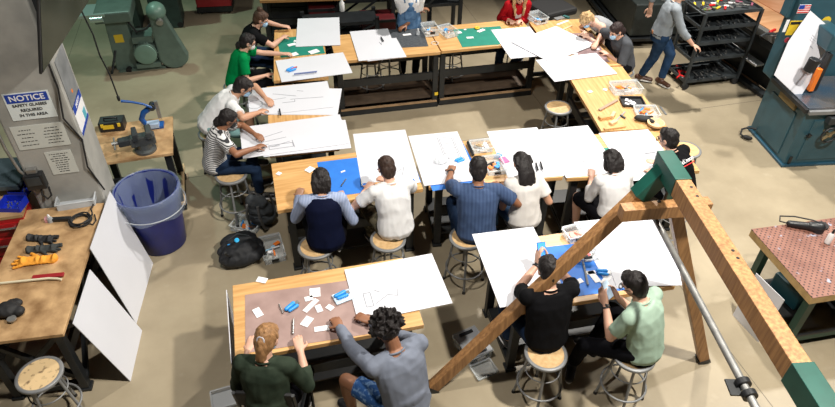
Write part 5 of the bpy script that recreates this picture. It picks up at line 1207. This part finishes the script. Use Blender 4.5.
def back_print(r):
    P0, P1, P2, P3, P4 = r['P']; t = r['t']; n = V((0, -math.cos(math.radians(38)), math.sin(math.radians(38)))); up = (P3-P2).normalized(); c = P2.lerp(P3, .45)+n*.128
    R = Matrix((V((1, 0, 0)), up, V((1, 0, 0)).cross(up))).transposed().to_4x4()
    o = text_part('script_print', 'Dickinson', .062, M_paper, t, Matrix.Translation(c) @ R)
    MB().bar(c+V((-.12, 0, 0))-up*.045, c+V((.12, 0, 0))-up*.045, .010, .003).build('underline_print', M_redp, t)
back_print(r)
# left bench
person('man in a white T-shirt and pale teal shorts over the long drawing board', -2, head=(243, 87), hh=.76, lean=(34, 48, 54), hp=35, neck=-10, elb=((-.9, -.1, .12), (.9, -.1, .12)), hands=(T(269, 102, .96), T(263, 111, .96)), skin='tan', shirt=C_white, sleeve='short', pants=C_teal, plen='shorts', hair=('short', Hk), mask=K_blue, glasses=True, s=1.04, wsh=1.08, stoollab='stool hidden under the man leaning over the long drawing board')
person(sp=(231, 174), label='woman in a black and white striped T-shirt with tied-back dark hair, seated on a stool', face=5, head=(228, 119), hh=.70, lean=(12, 20, 26), hp=30, elb=((-.8, -.3, .0), (.8, -.3, .0)), hands=(T(259, 137, .96), T(261, 146, .96)), skin='brown', shirt=C_stripe, sleeve='short', pants=C_ddenim, hair=('lowpony', Hk), mask=K_black, glasses=True, s=.96, wsh=.95, stoollab='stool under the woman in the striped T-shirt')
person('woman in a green top and white mask at the back left bench', 2, head=(248, 42), hh=.68, lean=(14, 22, 28), hp=20, hands=(T(288, 54, .95), T(270, 74, .80)), skin='light', shirt=C_green, sleeve='short', pants=C_blackp, hair=('lowpony', Hk), mask=K_white, glasses=True, s=.98, wsh=.95, stoollab='stool hidden under the woman in the green top')
person('woman in a black T-shirt with brown hair in a bun and blue mask', -8, head=(261, 19), hh=.74, lean=(16, 26, 34), hp=25, elb=((-.8, -.3, -.05), (.8, -.3, -.05)), hands=(T(286, 27, .96), T(285, 36, .96)), skin='light', shirt=C_black, sleeve='short', pants=C_ddenim, hair=('bun', (.05, .026, .016)), mask=K_blue, s=1.0, wsh=.98, stoollab='stool hidden under the bun-haired woman')
# back row
r = person('standing person in a white T-shirt and blue denim apron behind the back row', -95, hip=(409, 23), hh=.93, lean=(3, 6, 8), hp=25, hands=(T(402, 28, .95), T(425, 8, 1.15)), skin='brown', shirt=C_white, sleeve='short', pants=C_blackp, hair=('ponytail', Hk), feet=[('l', (-.10, .02, .09)), ('l', (.10, -.02, .09))], footz=.09, s=1.0, knees=.02)
def apron(r, m):
    P0, P1, P2, P3, P4 = r['P']; c = MB()
    rr_ = []
    for P, w_, d_ in ((P0-V((0, 0, .42)), .21, .17), (P0-V((0, 0, .15)), .20, .165), (P0, .190, .152), (P1, .17, .132), (P2, .155, .130), (P2.lerp(P3, .7), .10, .124)): rr_.append((P, w_, d_))
    vs = []; n = 17; fs = []
    for P, w_, d_ in rr_:
        for i in range(n): a = math.radians(-5)+math.radians(190)*i/(n-1); vs.append(P+V((w_*math.cos(a), d_*math.sin(a), 0)))
    for k in range(len(rr_)-1):
        for i in range(n-1): fs.append((k*n+i, k*n+i+1, (k+1)*n+i+1, (k+1)*n+i))
    c._add(vs, fs); o = c.build('apron', m, r['t'], smooth=70); sld = o.modifiers.new('s', 'SOLIDIFY'); sld.thickness = .008
    for sx in (-1, 1): MB().tube([P2.lerp(P3, .7)+V((sx*.08, .11, 0)), P3+V((sx*.10, .04, .07)), P3+V((sx*.09, -.06, .05)), P2+V((sx*.04, -.14, 0))], .010, 6).build('apron_strap', m, r['t'])
    MB().box(P1+V((0, .142, .04)), (.16, .01, .12)).build('apron_pocket', m, r['t'])
apron(r, cloth('light denim apron', (.05, .12, .24), col2=(.12, .22, .38), vs=14))
r = person('person in a red sweatshirt with long loose blonde hair behind the back row', -98, hip=(514, 28), hh=.72, lean=(4, 8, 14), hp=30, wsh=.86, elb=((-.3, -.5, -.8), (.3, -.5, -.8)), hands=(T(519, 20, .97), T(511, 20, .97)), skin='light', shirt=C_red, sleeve='long', pants=C_ddenim, hair=('loose', (.34, .21, .10)), shoe=M_white, feet=[('w', at(508, 69, .09)), ('w', at(497, 71, .09))], s=1.0, stoollab='stool hidden under the person in the red sweatshirt')
MB().box(r['P'][2]+V((0, .128, .0)), (.09, .012, .10)).build('chest_print', mat('pale print', (.55, .45, .45), .7), r['t'])
person('blonde person in a grey tank top bending over the far right bench', 195, head=(587, 20), hh=.86, lean=(42, 60, 66), hp=55, neck=-10, hands=(T(583, 34, .95), T(586, 32.5, .95)), skin='pale', shirt=C_tank, sleeve='tank', pants=C_blackp, hair=('messy', (.36, .24, .12)), mask=K_blue, feet=[('l', (-.14, -.05, .09)), ('l', (.14, -.08, .09))], elb=((-.6, .0, -.6), (.6, -.3, -.2)), s=.98, wsh=.92)
person('person in a charcoal T-shirt with dark hair and blue mask at the far right bench', 188, head=(616, 31), hh=.74, lean=(14, 24, 32), hp=25, hy=5, elb=((-.8, -.3, -.1), (.8, -.3, -.1)), hands=(T(604, 51, .95), T(595, 46, .95)), skin='light', shirt=C_gtee, sleeve='elbow', pants=C_blackp, hair=('lowpony', (.02, .012, .012)), mask=K_blue, s=.98, stoollab='stool hidden under the person in the charcoal T-shirt')
r = person('walking man in grey long-sleeved shirt and blue jeans reaching for the tool cart', -22, hip=(661, 33), hh=.93, lean=(6, 10, 14), hp=15, hands=(T(650, 12, 1.05), T(697, 48, .86)), skin='light', shirt=C_oxford, sleeve='rolled', untuck=-.10, pants=cloth('blue jeans', (.012, .035, .085), col2=(.03, .065, .14)), hair=('short', Hb), shoe=mat('brown leather shoe', (.07, .03, .018), .4), feet=[('w', at(661, 79, .10), (.75, .65, 0)), ('w', at(641, 75, .10), (.3, 1, 0))], s=1.06, wsh=1.05, knees=.02, sole=M_white, elb=((-.6, -.6, -.4), (.5, -.5, -.8)))
MB().box(r['P'][0]+V((.05, -.138, .035)), (.07, .012, .035)).build('leather_patch', mat('tan leather', (.35, .13, .04), .6), r['t'])
_b = r['P'][0].lerp(r['P'][1], .12)
MB().tube([_b+V((.183*math.cos(2*PI*k/30), .138*math.sin(2*PI*k/30), 0)) for k in range(30)], .014, 8, closed=True).build('belt', M_rub, r['t'], smooth=60)
# front left bench
person('woman with a blonde ponytail in a dark olive sweater at the front left bench', 72, head=(267, 339), hh=.66, lean=(6, 12, 18), hp=35, hy=-12, hands=(T(251, 341), T(298, 341, .99)), skin='light', shirt=C_dgreen, sleeve='rolled', pants=C_blackp, hair=('ponytail', (.20, .105, .045)), mask=K_blue, s=1.02, wsh=1.02, elb=((-.25, -.5, -.9), (.4, -.5, -.8)), feet=[('l', (-.12, .36, .09)), ('l', (.12, .36, .09))])
r = person('curly-haired man in a blue-grey sweatshirt and blue shorts at the front left bench', 110, head=(387, 330), hh=.70, lean=(12, 20, 26), hp=35, hands=(T(335, 320, .95), T(362, 317, .96)), skin='brown', elb=((-.5, -.3, -.2), (.5, -.4, -.6)), shirt=C_grey, sleeve='long', pants=C_shorts, plen='shorts', hair=('curly', (.013, .008, .008)), s=1.06, wsh=1.14, stoollab='stool under the curly-haired man', knees=.15, feet=[('l', (-.26, .42, .24)), ('l', (.12, .42, .24))])
# front right bench
r = person(sp=(546, 353), label='man in a black T-shirt holding up a phone, half hidden behind the lumber leg', face=88, head=(548, 270), hh=.70, lean=(6, 12, 18), hp=25, hands=(T(538, 255, 1.12), T(546, 252, 1.12)), skin='light', shirt=C_black, sleeve='short', pants=C_ddenim, hair=('short', Hk), s=1.03, wsh=1.12, watch=0, hn=(V((1, .2, 0)), V((-1, .2, 0))), hd=(V((.15, .5, .85)), V((-.15, .5, .85))), stoollab='stool under the phone-holding man in the black T-shirt', curl=.35, elb=((-.9, -.2, -.8), (.9, -.2, -.8)), feet=[('l', (-.16, .34, .24)), ('l', (.20, .40, .20))])
r2 = person(sp=(634, 354), label='man in a mint green T-shirt and black trousers photographing with a white phone', face=118, head=(634, 285), hh=.70, lean=(10, 18, 26), hp=30, hy=8, hands=(T(603, 295, 1.05), T(613, 289, 1.05)), skin='light', shirt=C_mint, sleeve='short', pants=C_blackp, hair=('short', Hk), glasses=True, s=1.02, wsh=1.08, watch=0, hn=(V((1, .2, 0)), V((-1, .2, 0))), hd=(V((.15, .6, .75)), V((-.15, .6, .75))), curl=.35, stoollab='stool under the man in the mint green T-shirt', feet=[('w', at(573, 362, .11), (-.85, -.45, -.05)), ('l', (.02, .45, .24))], knees=.2, sole=M_white, shoe=M_rub)
def phone(label, r, scr, back):
    a, b_ = r['arms'][0], r['arms'][1]; p = (a[1]+a[2]*.085+b_[1]+b_[2]*.085)/2; w_ = r['base']+r['Rz']@p
    t = thing('smartphone', label, 'phone', w_, r['Rz'].to_euler().z)
    R = Matrix.Rotation(math.radians(-38), 3, 'X')
    MB().box((0, .012, .02), (.078, .010, .160), R=R).build('phone_body', back, t, bevel=.003)
    MB().box(V((0, .012, .02))+R@V((0, -.0058, 0)), (.070, .002, .150), R=R).build('screen', scr, t)
phone('black phone with blue screen held up over the front right bench', r, mat('lit phone screen', (.05, .25, .8), .2, emit=((.08, .35, 1), 1.0)), M_blackp)
phone('white phone held over the blue mat by the mint T-shirt man', r2, mat('lit white screen', (.5, .6, .7), .2, emit=((.6, .75, .9), .5)), M_white)
# the ponytail woman's chair
def chairx():
    p = at(275, 392, .45); t = thing('chair', 'black framed chair under the ponytail woman at the front left bench', 'chair', (p.x+.02, p.y-.05, 0), -.3)
    MB().box((0, 0, .50), (.42, .42, .05)).build('seat', M_rub, t, bevel=.02)
    for sx in (-1, 1):
        MB().tube([(sx*.22, .18, 0), (sx*.22, .18, .48), (sx*.22, -.20, .50), (sx*.22, -.26, .88)], .014, 8).build('side_frame', M_black, t, smooth=60)
        MB().tube([(sx*.22, -.20, .50), (sx*.22, -.24, 0)], .014, 8).build('leg', M_black, t, smooth=60)
    MB().box((0, -.25, .80), (.42, .03, .16)).build('backrest', M_rub, t, bevel=.01)
chairx()
